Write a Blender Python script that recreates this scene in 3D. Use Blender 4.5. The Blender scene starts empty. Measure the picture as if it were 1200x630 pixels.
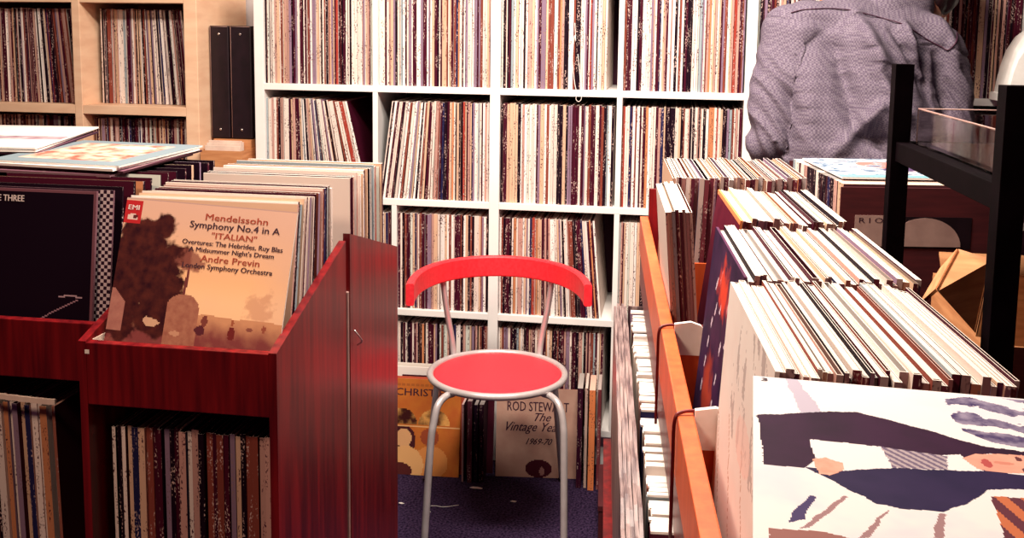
import bpy, bmesh, math, random
from mathutils import Vector, Matrix, noise
random.seed(7)
R = math.radians
SC = bpy.context.scene
COL = SC.collection

# ------------------------------------------------------------------ camera, world, light, exposure
CAM_H = 1.40
TH, RO, YA = R(6.883), R(-.729), R(9.103)
cd = bpy.data.cameras.new('camera'); cam = bpy.data.objects.new('camera', cd); COL.objects.link(cam)
right0 = Vector((math.cos(YA), math.sin(YA), 0))
fwd0 = Vector((-math.sin(YA), math.cos(YA), 0))
fwd = fwd0 * math.cos(TH) + Vector((0, 0, -math.sin(TH)))
up0 = fwd0 * math.sin(TH) + Vector((0, 0, math.cos(TH)))
rt = right0 * math.cos(RO) - up0 * math.sin(RO)
up = right0 * math.sin(RO) + up0 * math.cos(RO)
m = Matrix.Identity(4)
for i in range(3):
    m[i][0] = rt[i]; m[i][1] = up[i]; m[i][2] = -fwd[i]
m.translation = Vector((0, 0, CAM_H))
cam.matrix_world = m
cd.sensor_width = 36.0; cd.lens = 36.0; cd.shift_y = -0.1125; cd.clip_start = .02
SC.camera = cam

w = bpy.data.worlds.new('world'); SC.world = w; w.use_nodes = True
w.node_tree.nodes['Background'].inputs[0].default_value = (.50, .16, .30, 1)
w.node_tree.nodes['Background'].inputs[1].default_value = .07

def area(name, loc, size, sizey, energy, color, rot=(0, 0, 0)):
    l = bpy.data.lights.new(name, 'AREA'); l.shape = 'RECTANGLE'; l.size = size; l.size_y = sizey
    l.energy = energy; l.color = color
    o = bpy.data.objects.new(name, l); COL.objects.link(o); o.location = loc; o.rotation_euler = rot
    return o
area('ceiling_light_a', (-.45, 1.72, 2.36), 1.2, .20, 44, (1, .85, .71), (R(16), 0, 0))
area('added_light_b', (-.12, 2.22, 2.36), .5, .25, 24, (1, .88, .76), (R(8), 0, 0))  # added to brighten the right-hand bins and rake the shirt folds
area('ceiling_light_c', (-.95, .20, 2.36), .4, .3, 16, (1, .68, .48), (R(25), 0, 0))
SC.view_settings.view_transform = 'Standard'
SC.view_settings.look = 'None'
SC.view_settings.gamma = 1
SC.view_settings.use_curve_mapping = False
SC.view_settings.exposure = 0.55

# ------------------------------------------------------------------ materials
MAT = {}
def nodes(name, rough=.5, metal=0., spec=.4):
    mt = bpy.data.materials.new(name); mt.use_nodes = True
    b = mt.node_tree.nodes['Principled BSDF']
    b.inputs['Roughness'].default_value = rough; b.inputs['Metallic'].default_value = metal
    b.inputs['Specular IOR Level'].default_value = spec
    MAT[name] = mt
    return mt, mt.node_tree, b
def N(nt, t, **kw):
    n = nt.nodes.new(t)
    for k, v in kw.items(): setattr(n, k, v)
    return n
def ramp(nt, fac, stops):
    r = N(nt, 'ShaderNodeValToRGB'); e = r.color_ramp.elements
    while len(e) < len(stops): e.new(.5)
    for i, (p, c) in enumerate(stops): e[i].position = p; e[i].color = (*c, 1)
    nt.links.new(fac, r.inputs[0]); return r.outputs[0]
def coords(nt, scale, kind='Object', rot=(0, 0, 0)):
    c = N(nt, 'ShaderNodeTexCoord'); mp = N(nt, 'ShaderNodeMapping'); mp.inputs['Scale'].default_value = scale
    mp.inputs['Rotation'].default_value = rot
    nt.links.new(c.outputs[kind], mp.inputs[0]); return mp.outputs[0]
def bump(nt, b, h, strength, dist=.002):
    bp = N(nt, 'ShaderNodeBump'); bp.inputs['Strength'].default_value = strength; bp.inputs['Distance'].default_value = dist
    nt.links.new(h, bp.inputs['Height']); nt.links.new(bp.outputs[0], b.inputs['Normal'])

def noisy(name, c1, c2, scale=(8, 8, 8), rough=.5, metal=0., spec=.4, nscale=5., bmp=0., detail=4, lo=.35, hi=.65, dist=.002):
    mt, nt, b = nodes(name, rough, metal, spec)
    n = N(nt, 'ShaderNodeTexNoise'); n.inputs['Scale'].default_value = nscale; n.inputs['Detail'].default_value = detail
    nt.links.new(coords(nt, scale), n.inputs['Vector'])
    nt.links.new(ramp(nt, n.outputs[0], [(lo, c1), (hi, c2)]), b.inputs['Base Color'])
    if bmp: bump(nt, b, n.outputs[0], bmp, dist)
    return mt

noisy('mahogany', (.08, .002, .005), (.21, .007, .009), (14, 14, .9), .32, nscale=4, bmp=.05)
noisy('mahogany_light', (.70, .10, .028), (.86, .15, .04), (14, 14, .9), .35, nscale=4)
noisy('birch', (.84, .53, .35), (.93, .64, .44), (3, 3, 12), .5, nscale=3)
noisy('white_board', (.86, .84, .83), (.92, .90, .89), (2, 2, 2), .45)
noisy('white_wall', (.60, .54, .56), (.68, .62, .62), (1, 1, 1), .8)
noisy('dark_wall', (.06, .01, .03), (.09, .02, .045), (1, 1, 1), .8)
noisy('black_metal', (.002, .0008, .0015), (.004, .0015, .003), (6, 6, 6), .7, spec=.03)
noisy('black_card', (.006, .001, .004), (.012, .003, .008), (6, 6, 6), .5)
noisy('carpet', (.006, .003, .014), (.055, .032, .080), (1, 1, 1), .95, nscale=150, bmp=.6, spec=.05, dist=.004)
noisy('chair_red', (.78, .022, .035), (.86, .035, .05), (12, 12, 12), .42, nscale=10, bmp=.03)
noisy('seat_red', (.80, .022, .04), (.88, .035, .055), (30, 30, 30), .5, nscale=10, bmp=.08)
noisy('tube_paint', (.52, .47, .48), (.60, .55, .56), (5, 5, 5), .3, metal=.35)
noisy('cardboard', (.50, .20, .08), (.66, .30, .13), (4, 4, 40), .7, nscale=3)
noisy('dim_paper', (.36, .22, .20), (.44, .28, .25), (6, 6, 6), .7)
noisy('brown_carton', (.055, .006, .010), (.085, .010, .014), (4, 4, 30), .65, nscale=3)
noisy('cream_paper', (.72, .55, .47), (.82, .66, .56), (6, 6, 6), .7)
noisy('white_paper', (.85, .80, .76), (.93, .89, .86), (6, 6, 6), .7)
noisy('white_cloth', (.90, .88, .86), (.96, .95, .93), (6, 6, 6), .8)
noisy('skin', (.50, .20, .13), (.60, .27, .18), (6, 6, 6), .5)
noisy('hair', (.008, .002, .004), (.03, .008, .010), (60, 60, 8), .4, nscale=6, bmp=.6)
noisy('trouser', (.012, .006, .02), (.03, .015, .04), (30, 30, 30), .9)
noisy('tan_strip', (.30, .17, .16), (.38, .23, .20), (5, 5, 5), .5)
noisy('ink', (.03, .006, .02), (.05, .01, .03), (3, 3, 3), .6)
noisy('ink_red', (.33, .045, .02), (.40, .06, .03), (3, 3, 3), .6)
noisy('ink_white', (.72, .60, .58), (.80, .68, .66), (3, 3, 3), .6)
noisy('string', (.80, .74, .70), (.9, .84, .8), (30, 30, 30), .8)
noisy('chrome', (.6, .55, .55), (.8, .75, .75), (3, 3, 3), .25, metal=.9)

# sleeve material: colour attribute, spine print driven by alpha
mt, nt, b = nodes('sleeve', .6, 0, .08)
at = N(nt, 'ShaderNodeAttribute', attribute_name='Col')
oi = N(nt, 'ShaderNodeObjectInfo')
cmb = N(nt, 'ShaderNodeCombineXYZ'); ml = N(nt, 'ShaderNodeMath', operation='MULTIPLY'); ml.inputs[1].default_value = 37
nt.links.new(oi.outputs['Random'], ml.inputs[0]); nt.links.new(ml.outputs[0], cmb.inputs[0]); nt.links.new(ml.outputs[0], cmb.inputs[2])
tc = N(nt, 'ShaderNodeTexCoord'); va = N(nt, 'ShaderNodeVectorMath', operation='ADD')
nt.links.new(tc.outputs['Object'], va.inputs[0]); nt.links.new(cmb.outputs[0], va.inputs[1])
mp = N(nt, 'ShaderNodeMapping'); mp.inputs['Scale'].default_value = (320, 40, 190); nt.links.new(va.outputs[0], mp.inputs[0])
n1 = N(nt, 'ShaderNodeTexNoise'); n1.inputs['Scale'].default_value = 1; n1.inputs['Detail'].default_value = 1.5; nt.links.new(mp.outputs[0], n1.inputs['Vector'])
mp2 = N(nt, 'ShaderNodeMapping'); mp2.inputs['Scale'].default_value = (130, 5, 13); nt.links.new(va.outputs[0], mp2.inputs[0])
n2 = N(nt, 'ShaderNodeTexNoise'); n2.inputs['Scale'].default_value = 1; n2.inputs['Detail'].default_value = 1; nt.links.new(mp2.outputs[0], n2.inputs['Vector'])
mu = N(nt, 'ShaderNodeMath', operation='MULTIPLY'); nt.links.new(ramp(nt, n1.outputs[0], [(.52, (0, 0, 0)), (.62, (1, 1, 1))]), mu.inputs[0])
nt.links.new(ramp(nt, n2.outputs[0], [(.52, (0, 0, 0)), (.60, (1, 1, 1))]), mu.inputs[1])
mu2 = N(nt, 'ShaderNodeMath', operation='MULTIPLY'); nt.links.new(mu.outputs[0], mu2.inputs[0]); nt.links.new(at.outputs['Alpha'], mu2.inputs[1])
# contrast ink: dark print on light spines, light print on dark ones
bw = N(nt, 'ShaderNodeRGBToBW'); nt.links.new(at.outputs['Color'], bw.inputs[0])
ink = ramp(nt, bw.outputs[0], [(.10, (.60, .42, .38)), (.22, (.06, .008, .025))])
mx = N(nt, 'ShaderNodeMixRGB'); nt.links.new(mu2.outputs[0], mx.inputs[0]); nt.links.new(at.outputs['Color'], mx.inputs[1]); nt.links.new(ink, mx.inputs[2])
nt.links.new(mx.outputs[0], b.inputs['Base Color'])

mt, nt, b = nodes('clear_plastic', .12, 0, .5)
b.inputs['Base Color'].default_value = (.97, .93, .94, 1)
b.inputs['Transmission Weight'].default_value = 1.0; b.inputs['IOR'].default_value = 1.12
n = N(nt, 'ShaderNodeTexNoise'); nt.links.new(coords(nt, (9, 9, 3)), n.inputs['Vector']); n.inputs['Scale'].default_value = 6
nt.links.new(ramp(nt, n.outputs[0], [(.4, (.02, .02, .02)), (.7, (.10, .10, .10))]), b.inputs['Roughness'])
mt, nt, b = nodes('film', .35, 0, .5)
b.inputs['Base Color'].default_value = (.75, .60, .62, 1); b.inputs['Transmission Weight'].default_value = .2
n = N(nt, 'ShaderNodeTexNoise'); nt.links.new(coords(nt, (170, 12, 2)), n.inputs['Vector']); n.inputs['Scale'].default_value = 1
nt.links.new(ramp(nt, n.outputs[0], [(.35, (.07, .03, .04)), (.68, (.36, .25, .24))]), b.inputs['Base Color'])

# shirt: fine woven check
mt, nt, b = nodes('shirt_cloth', .85, 0, .15)
c0 = coords(nt, (1, 1, 1))
ck = N(nt, 'ShaderNodeTexChecker'); ck.inputs['Scale'].default_value = 190
ck.inputs[1].default_value = (.17, .14, .18, 1); ck.inputs[2].default_value = (.105, .08, .12, 1)
nt.links.new(c0, ck.inputs[0])
nn = N(nt, 'ShaderNodeTexNoise'); nn.inputs['Scale'].default_value = 330; nt.links.new(c0, nn.inputs['Vector'])
mx = N(nt, 'ShaderNodeMixRGB', blend_type='OVERLAY'); mx.inputs[0].default_value = .6
nt.links.new(ck.outputs[0], mx.inputs[1]); nt.links.new(nn.outputs[0], mx.inputs[2]); nt.links.new(mx.outputs[0], b.inputs['Base Color'])
bump(nt, b, nn.outputs[0], .3, .001)

# ------------------------------------------------------------------ helpers
def link(o, parent=None):
    COL.objects.link(o)
    if parent: o.parent = parent
    return o
def tag(o, label, cat, group=None, kind=None):
    if label: o['label'] = label
    if cat: o['category'] = cat
    if group: o['group'] = group
    if kind: o['kind'] = kind
    return o
def empty(name, loc, rz=0, label=None, cat=None, group=None):
    o = bpy.data.objects.new(name, None); o.location = loc; o.rotation_euler = (0, 0, rz); o.empty_display_size = .05
    link(o); return tag(o, label, cat, group)

class MB:
    """collects shapes; build() makes one mesh object"""
    def __init__(s): s.v = []; s.f = []; s.mi = []; s.c = []; s.smooth = []
    def add(s, vs, fs, mi=0, col=None, smooth=False):
        o = len(s.v); s.v += [tuple(p) for p in vs]
        for i, f in enumerate(fs):
            s.f.append(tuple(o + k for k in f)); s.mi.append(mi); s.smooth.append(smooth)
            c = col[i] if isinstance(col, list) else col
            s.c.append(c if c is not None else (.5, .5, .5, 0))
        return s
    def box(s, a, b, mi=0, col=None, bev=0, M=None):
        x0, y0, z0 = a; x1, y1, z1 = b
        if bev <= 0:
            vs = [(x0, y0, z0), (x1, y0, z0), (x1, y1, z0), (x0, y1, z0), (x0, y0, z1), (x1, y0, z1), (x1, y1, z1), (x0, y1, z1)]
            fs = [(0, 3, 2, 1), (4, 5, 6, 7), (0, 1, 5, 4), (1, 2, 6, 5), (2, 3, 7, 6), (3, 0, 4, 7)]
        else:
            bm = bmesh.new(); bmesh.ops.create_cube(bm, size=1)
            for v in bm.verts: v.co = Vector(((x0 + x1) / 2 + v.co.x * (x1 - x0), (y0 + y1) / 2 + v.co.y * (y1 - y0), (z0 + z1) / 2 + v.co.z * (z1 - z0)))
            bmesh.ops.bevel(bm, geom=bm.edges[:], offset=bev, segments=2, affect='EDGES', profile=.6)
            bm.verts.index_update()
            vs = [tuple(v.co) for v in bm.verts]; fs = [tuple(v.index for v in f.verts) for f in bm.faces]; bm.free()
        if M: vs = [tuple(M @ Vector(p)) for p in vs]
        return s.add(vs, fs, mi, col)
    def prism(s, prof, axis, a, b, mi=0, col=None):
        """prof in the two other axes (cyclic order), extruded along axis from a to b"""
        n = len(prof); mk = {'x': lambda p, t: (t, p[0], p[1]), 'y': lambda p, t: (p[0], t, p[1]), 'z': lambda p, t: (p[0], p[1], t)}[axis]
        vs = [mk(p, a) for p in prof] + [mk(p, b) for p in prof]
        fs = [tuple(range(n))[::-1], tuple(range(n, 2 * n))] + [(i, (i + 1) % n, n + (i + 1) % n, n + i) for i in range(n)]
        return s.add(vs, fs, mi, col)
    def tube(s, pts, r, seg=10, mi=0, col=None, closed=False, caps=True):
        pts = [Vector(p) for p in pts]; n = len(pts); rr = r if isinstance(r, (list, tuple)) else [r] * n
        rings = []; prev = None
        for i, p in enumerate(pts):
            a = pts[(i - 1) % n] if (closed or i > 0) else p
            c = pts[(i + 1) % n] if (closed or i < n - 1) else p
            t = (c - a).normalized()
            if prev is None:
                q = Vector((0, 0, 1)) if abs(t.z) < .9 else Vector((1, 0, 0)); x = t.cross(q).normalized()
            else: x = (prev - t * prev.dot(t)).normalized()
            prev = x; y = t.cross(x)
            rings.append([p + (x * math.cos(k * 2 * math.pi / seg) + y * math.sin(k * 2 * math.pi / seg)) * rr[i] for k in range(seg)])
        vs = [v for rg in rings for v in rg]; fs = []
        for i in range(n if closed else n - 1):
            j = (i + 1) % n
            for k in range(seg): fs.append((i * seg + k, i * seg + (k + 1) % seg, j * seg + (k + 1) % seg, j * seg + k))
        if not closed and caps: fs += [tuple(range(seg))[::-1], tuple((n - 1) * seg + k for k in range(seg))]
        return s.add(vs, fs, mi, col, True)
    def ell(s, c, r, mi=0, seg=16, ring=10, M=None, col=None):
        vs = []; fs = []
        for i in range(ring + 1):
            th = math.pi * i / ring
            for k in range(seg):
                ph = 2 * math.pi * k / seg
                p = Vector((r[0] * math.sin(th) * math.cos(ph), r[1] * math.sin(th) * math.sin(ph), r[2] * math.cos(th)))
                if M: p = M @ p
                vs.append(tuple(p + Vector(c)))
        for i in range(ring):
            for k in range(seg): fs.append((i * seg + k, (i + 1) * seg + k, (i + 1) * seg + (k + 1) % seg, i * seg + (k + 1) % seg))
        return s.add(vs, fs, mi, col, True)
    def mesh(s, name, mats):
        me = bpy.data.meshes.new(name); me.from_pydata(s.v, [], s.f)
        for mm in (mats if isinstance(mats, (list, tuple)) else [mats]): me.materials.append(MAT[mm])
        me.polygons.foreach_set('material_index', s.mi)
        me.polygons.foreach_set('use_smooth', s.smooth)
        ca = me.color_attributes.new('Col', 'FLOAT_COLOR', 'CORNER')
        buf = []
        for f, c in zip(s.f, s.c): buf += (list(c) if len(c) == 4 else list(c) + [0]) * len(f)
        ca.data.foreach_set('color', buf)
        me.update(); return me
    def build(s, name, mats, parent=None, loc=None, rot=None):
        o = bpy.data.objects.new(name, s.mesh(name, mats)); link(o, parent)
        if loc is not None: o.location = loc
        if rot is not None: o.rotation_euler = rot
        return o

def struct(o): o['kind'] = 'structure'; return o
def smooth_pts(pts, k=6):
    P = [Vector(p) for p in pts]; out = []
    for i in range(len(P) - 1):
        a = P[max(i - 1, 0)]; b_ = P[i]; c = P[i + 1]; d = P[min(i + 2, len(P) - 1)]
        for j in range(k):
            t = j / k
            out.append(.5 * ((2 * b_) + (c - a) * t + (2 * a - 5 * b_ + 4 * c - d) * t * t + (3 * b_ - a - 3 * c + d) * t ** 3))
    out.append(P[-1]); return out

def text_geo(s, width=None, height=None, shear=0., align='CENTER', bold=0.):
    """flat lettering: (verts, faces), centred at x=0, baseline at y=0"""
    cu = bpy.data.curves.new('t', 'FONT'); cu.body = s; cu.align_x = 'LEFT'; cu.resolution_u = 2; cu.shear = shear; cu.offset = bold
    o = bpy.data.objects.new('t', cu); COL.objects.link(o)
    dg = bpy.context.evaluated_depsgraph_get(); me = bpy.data.meshes.new_from_object(o.evaluated_get(dg))
    vs = [v.co.copy() for v in me.vertices]; fs = [tuple(p.vertices) for p in me.polygons]
    bpy.data.objects.remove(o); bpy.data.curves.remove(cu); bpy.data.meshes.remove(me)
    if not vs: return [], []
    x0 = min(v.x for v in vs); x1 = max(v.x for v in vs); y1 = max(v.y for v in vs)
    sy = height / y1 if height else 1; sx = width / (x1 - x0) if width else sy
    off = {'CENTER': (x0 + x1) / 2, 'LEFT': x0}[align]
    return [((v.x - off) * sx, v.y * sy) for v in vs], fs

# ------------------------------------------------------------------ records
LP = .315
PALETTE = [  # rgb, weight, word
    ((.78, .66, .60), 20, 'cream'), ((.86, .79, .76), 10, 'white'), ((.66, .43, .30), 12, 'tan'), ((.52, .29, .25), 11, 'dusty pink'),
    ((.055, .004, .016), 14, 'dark maroon'), ((.010, .002, .008), 13, 'black'), ((.26, .17, .25), 8, 'mauve grey'), ((.22, .05, .035), 7, 'brown'),
    ((.38, .05, .035), 1.5, 'red'), ((.58, .23, .11), 2.5, 'orange'), ((.018, .016, .07), 3, 'navy'), ((.30, .36, .40), 2, 'pale blue'), ((.62, .64, .58), 4, 'pale grey')]
def pick(rnd, bias=None):
    ps = PALETTE
    wts = [p[1] * (bias.get(p[2], 1) if bias else 1) for p in ps]
    c, _, wd = rnd.choices(ps, wts)[0]
    j = rnd.uniform(.88, 1.1)
    return tuple(min(.95, x * j) for x in c), wd
ORD = ['first', 'second', 'third', 'fourth', 'fifth', 'sixth', 'seventh', 'eighth', 'ninth', 'tenth', 'eleventh', 'twelfth', 'thirteenth',
       'fourteenth', 'fifteenth', 'sixteenth', 'seventeenth', 'eighteenth', 'nineteenth', 'twentieth']
def ordn(i):
    if i < 20: return ORD[i]
    t, u = divmod(i + 1, 10)
    T = {2: 'twent', 3: 'thirt', 4: 'fort', 5: 'fift', 6: 'sixt', 7: 'sevent', 8: 'eight', 9: 'ninet'}[t]
    return T + 'ieth' if u == 0 else T + 'y-' + ORD[u - 1]

def sleeve_geo(mb, t, spine, cover, top, back=None, h=LP, d=LP, M=None, alpha=1., mouth=False, end=None):
    """record sleeve standing: x thickness (centred), y 0..d with the spine at y=0, z 0..h"""
    x = t / 2; c = lambda q, a=0: (*q, a)
    back = back or cover
    vs = [(-x, 0, 0), (x, 0, 0), (x, d, 0), (-x, d, 0), (-x, 0, h), (x, 0, h), (x, d, h), (-x, d, h)]
    fs = [(0, 3, 2, 1), (0, 1, 5, 4), (1, 2, 6, 5), (2, 3, 7, 6), (3, 0, 4, 7)]
    cs = [c(top), c(spine, alpha), c(cover), c(end or top), c(back)]
    if mouth and t > .0028:
        k = min(.0009, t * .22); g = .006
        base = len(vs)
        vs += [(-x + k, .0015, h), (x - k, .0015, h), (x - k, d - .0015, h), (-x + k, d - .0015, h),
               (-x + k, .0015, h - g), (x - k, .0015, h - g), (x - k, d - .0015, h - g), (-x + k, d - .0015, h - g)]
        fs += [(4, 5, base + 1, base), (5, 6, base + 2, base + 1), (6, 7, base + 3, base + 2), (7, 4, base, base + 3)]
        cs += [c(top)] * 4
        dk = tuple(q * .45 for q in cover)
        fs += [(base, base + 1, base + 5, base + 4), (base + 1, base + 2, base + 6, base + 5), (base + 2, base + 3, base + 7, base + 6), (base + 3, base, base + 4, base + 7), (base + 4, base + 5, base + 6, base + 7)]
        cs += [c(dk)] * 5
    else:
        fs.append((4, 5, 6, 7)); cs.append(c(top))
    if M: vs = [tuple(M @ Vector(p)) for p in vs]
    mb.add(vs, fs, 0, cs)
def inner_geo(t, col, h=LP, d=LP, rise=0.):
    mb = MB(); x = max(.0004, t / 2 - .0011)
    mb.box((-x, .003, h - .03), (x, d - .004, h - .0005 + rise), col=(*col, 0))
    return mb
def record(t, spine, cover, top, loc, rz=0, lean=0, pitch=0, label=None, group=None, mouth=False, inner=None, rise=0., cat='record', **kw):
    mb = MB(); sleeve_geo(mb, t, spine, cover, top, mouth=mouth, **kw)
    o = mb.build('record_sleeve', 'sleeve')
    o.matrix_world = Matrix.Translation(loc) @ Matrix.Rotation(rz, 4, 'Z') @ Matrix.Rotation(lean, 4, 'Y') @ Matrix.Rotation(pitch, 4, 'X')
    tag(o, label, cat, group)
    if inner: inner_geo(t, inner, kw.get('h', LP), rise=rise).build('inner_sleeve', 'sleeve', o)
    return o
PAPER = (.86, .80, .74)

# art covers: a sleeve whose front is a fine grid of printed colour plus lettering
def art_sleeve(name, t, func, texts, nx, ny, w=LP, h=LP, edge=(.8, .72, .66), back=(.4, .3, .3), mats=('sleeve', 'ink', 'ink_red', 'ink_white')):
    """upright sleeve in local x (width, centred) z (height) facing -y; front at y=0, body behind it"""
    mb = MB()
    mb.box((-w / 2, .0003, 0), (w / 2, t, h), col=[(*edge, 0), (*edge, 0), (*edge, 0), (*edge, 0), (*back, 0), (*edge, 0)])
    vs = []; fs = []; cs = []
    for j in range(ny + 1):
        for i in range(nx + 1): vs.append((-w / 2 + w * i / nx, 0, h * j / ny))
    for j in range(ny):
        for i in range(nx):
            a = j * (nx + 1) + i; fs.append((a, a + 1, a + nx + 2, a + nx + 1)); cs.append((*func((i + .5) / nx, (j + .5) / ny), 0))
    mb.add(vs, fs, 0, cs)
    for (s, cx, cy, tw, th, mi, sh) in texts:
        tv, tf = text_geo(s, tw * w, th * h, sh)
        for o_ in ((-.0004, .0004) if th > .02 else (0,)): mb.add([(-w / 2 + cx * w + p[0] + o_, -.0004 - o_ * .2, cy * h + p[1]) for p in tv], tf, mi)
    return mb.build(name, list(mats))

def mixc(a, b_, t): t = max(0, min(1, t)); return tuple(x + (y - x) * t for x, y in zip(a, b_))
def sstep(a, b_, x): t = max(0, min(1, (x - a) / (b_ - a))); return t * t * (3 - 2 * t)
def fbm(x, y, s, seed=0, oc=4):
    v = 0; a = .5
    for k in range(oc): v += a * noise.noise(Vector((x * s, y * s, seed + k * 7.3))); a *= .55; s *= 2.1
    return v
def inpoly(x, y, P):
    c = False; j = len(P) - 1
    for i in range(len(P)):
        if (P[i][1] > y) != (P[j][1] > y) and x < (P[j][0] - P[i][0]) * (y - P[i][1]) / (P[j][1] - P[i][1]) + P[i][0]: c = not c
        j = i
    return c

# ------------------------------------------------------------------ structure
def plane_box(name, a, b, mat):
    mb = MB(); mb.box(a, b); return struct(mb.build(name, mat))
plane_box('floor', (-3.2, -1.2, -.05), (2.6, 3.6, 0), 'carpet')
plane_box('wall_back', (-3.2, 3.56, 0), (2.6, 3.66, 2.75), 'white_wall')
plane_box('wall_left', (-3.3, -1.2, 0), (-3.2, 3.66, 2.75), 'dark_wall')
plane_box('wall_right', (2.6, -1.2, 0), (2.7, 3.66, 2.75), 'dark_wall')
plane_box('ceiling', (-3.3, -1.2, 2.7), (2.7, 3.66, 2.8), 'dark_wall')

# ------------------------------------------------------------------ white shelving
SV = 3.163           # front plane
U0, PIT = -1.343, .39
ZB = [.117, .481, .844, 1.208, 1.572]
COLS = [U0 + PIT * k for k in range(9)]
shelf = empty('shelving_unit', (COLS[0], SV, 0), 0, 'tall white cube shelving packed with records behind the red chair', 'shelving')
def sbox(mb, u0, u1, v0, v1, z0, z1): mb.box((u0 - COLS[0], v0 - SV, z0), (u1 - COLS[0], v1 - SV, z1), bev=.0015)
DEP = .36
for k, u in enumerate(COLS):
    hw = .016 if k % 2 == 0 else .0085
    if k == 1:
        mb = MB(); sbox(mb, u - hw, u + hw, SV + .001, SV + DEP, ZB[2] + .01, ZB[4] - .01); mb.build('divider', 'white_board', shelf)
        mb = MB(); sbox(mb, u + .062 - hw, u + .062 + hw, SV + .001, SV + DEP, ZB[0] + .01, ZB[2] - .01); mb.build('divider', 'white_board', shelf)
    else:
        mb = MB(); sbox(mb, u - hw, u + hw, SV + (.001 if k % 2 else 0), SV + DEP, 0 if k % 2 == 0 else ZB[0] + .01, ZB[4] + .01)
        mb.build('upright' if k % 2 == 0 else 'divider', 'white_board', shelf)
for z in ZB:
    for k in range(0, 8, 2):
        mb = MB(); sbox(mb, COLS[k] + .016, COLS[k + 2] - .016, SV + .0005, SV + DEP, z - .0105, z + .0105); mb.build('shelf_board', 'white_board', shelf)
for k in range(0, 8, 2):
    mb = MB(); sbox(mb, COLS[k] + .016, COLS[k + 2] - .016, SV + .03, SV + .045, 0, ZB[0] - .0105); mb.build('plinth', 'white_board', shelf)
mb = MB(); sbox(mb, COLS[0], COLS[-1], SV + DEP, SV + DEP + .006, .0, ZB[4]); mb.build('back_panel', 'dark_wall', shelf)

def cell_plan(rnd, width, mode, tmin=.0040, tmax=.0105, gap_end=0.):
    """list of (x_bottom_centre, lean, t). mode: None upright; 'L' tops lean towards -x more to the right; 'R' leans at the left end"""
    out = []; x = .001; width -= gap_end
    prev = None
    i = 0
    while True:
        t = rnd.uniform(tmin, tmax)
        if rnd.random() < .08: t = rnd.uniform(.010, .016)
        f = x / max(width, 1e-6)
        if mode == 'L': a = -R(13) * sstep(.15, 1.0, f)
        elif mode == 'l': a = -R(5) * sstep(.25, 1.0, f)
        elif mode == 'R': a = R(8) * (1 - sstep(0.0, .55, f))
        else: a = 0.
        if prev is not None:
            dt = math.tan(-a) - math.tan(-prev)
            if dt > 0: x += LP * dt
            elif dt < 0: x += 0
        if mode == 'R' and prev is None: x += .001
        adv = t / math.cos(a)
        if x + adv > width: break
        out.append((x + adv / 2, a, t)); x += adv + rnd.choice([.0003, .0006, .0012]); prev = a; i += 1
    return out

BIAS_SHELF = {'cream': 1.2, 'white': 1.3, 'black': 1.1, 'dark maroon': 1.1}
stuff = MB()
def fill_cell(u0, u1, zb, mode=None, gap_end=0., recess=.008, indiv=None, seed=0, bias=None, v_front=SV, hmul=1., mat_end=None):
    rnd = random.Random(seed)
    plan = cell_plan(rnd, u1 - u0 - .002, mode, gap_end=gap_end, **({} if indiv else dict(tmin=.003, tmax=.0082)))
    if mode == 'R':      # tops lean to the right at the left end: mirror of fanning
        plan = []; x = u1 - u0 - .002; prev = None
        while True:
            t = rnd.uniform(.0032, .0085); f = x / (u1 - u0)
            a = R(7.5) * (1 - sstep(.05, .75, f))
            if prev is not None and a > prev: x -= LP * (math.tan(a) - math.tan(prev))
            adv = t / math.cos(a)
            if x - adv < .001: break
            plan.append((x - adv / 2, a, t)); x -= adv + rnd.choice([.0003, .0006, .0012]); prev = a
        plan.reverse()
    for n_, (x, a, t) in enumerate(plan):
        col, wd = pick(rnd, bias or BIAS_SHELF); cov, _ = pick(rnd)
        top = mixc(col, PAPER, .6) if rnd.random() < .6 else mixc(col, (.2, .1, .1), .4)
        dy = recess + rnd.uniform(0, .006); h = LP * hmul + rnd.uniform(-.004, .002)
        # pivot so that the lower corner stays on the board
        dz = abs(math.sin(a)) * t / 2
        loc = Vector((u0 + x, v_front + dy, zb + dz + .0004))
        if indiv:
            where, grp = indiv
            record(t, col, cov, top, loc, lean=a, label='%s spined record, %s %s' % (wd, ordn(n_), where), group=grp, h=h)
        else:
            M = Matrix.Translation(loc) @ Matrix.Rotation(a, 4, 'Y')
            sleeve_geo(stuff, t, col, cov, top, h=h, M=M)

def cell_span(k, low=False):
    a = COLS[k] + (.016 if k % 2 == 0 else .0085); b_ = COLS[k + 1] - (.016 if (k + 1) % 2 == 0 else .0085)
    if low and k == 0: b_ = COLS[1] + .062 - .0085
    if low and k == 1: a = COLS[1] + .062 + .0085
    return a, b_
T_ = lambda i: ZB[i] + .0105
MODES = {(3, 0): (None, 0), (3, 1): (None, 0), (3, 2): (None, .03), (3, 3): (None, 0), (3, 4): ('l', 0), (3, 5): (None, 0), (3, 6): (None, 0), (3, 7): (None, .02),
         (2, 0): ('L', .012), (2, 1): ('R', 0), (2, 2): (None, 0), (2, 3): (None, 0), (2, 4): (None, 0), (2, 5): (None, 0), (2, 6): (None, 0),
         (1, 0): (None, 0), (1, 1): (None, 0), (1, 2): ('l', .03), (1, 3): (None, 0), (0, 0): (None, 0), (0, 1): (None, 0), (0, 2): (None, .02), (0, 3): (None, 0)}
DARKB = {'cream': .5, 'white': .35, 'black': 2, 'dark maroon': 2.5, 'dusty pink': 1.5, 'brown': 2}
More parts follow.
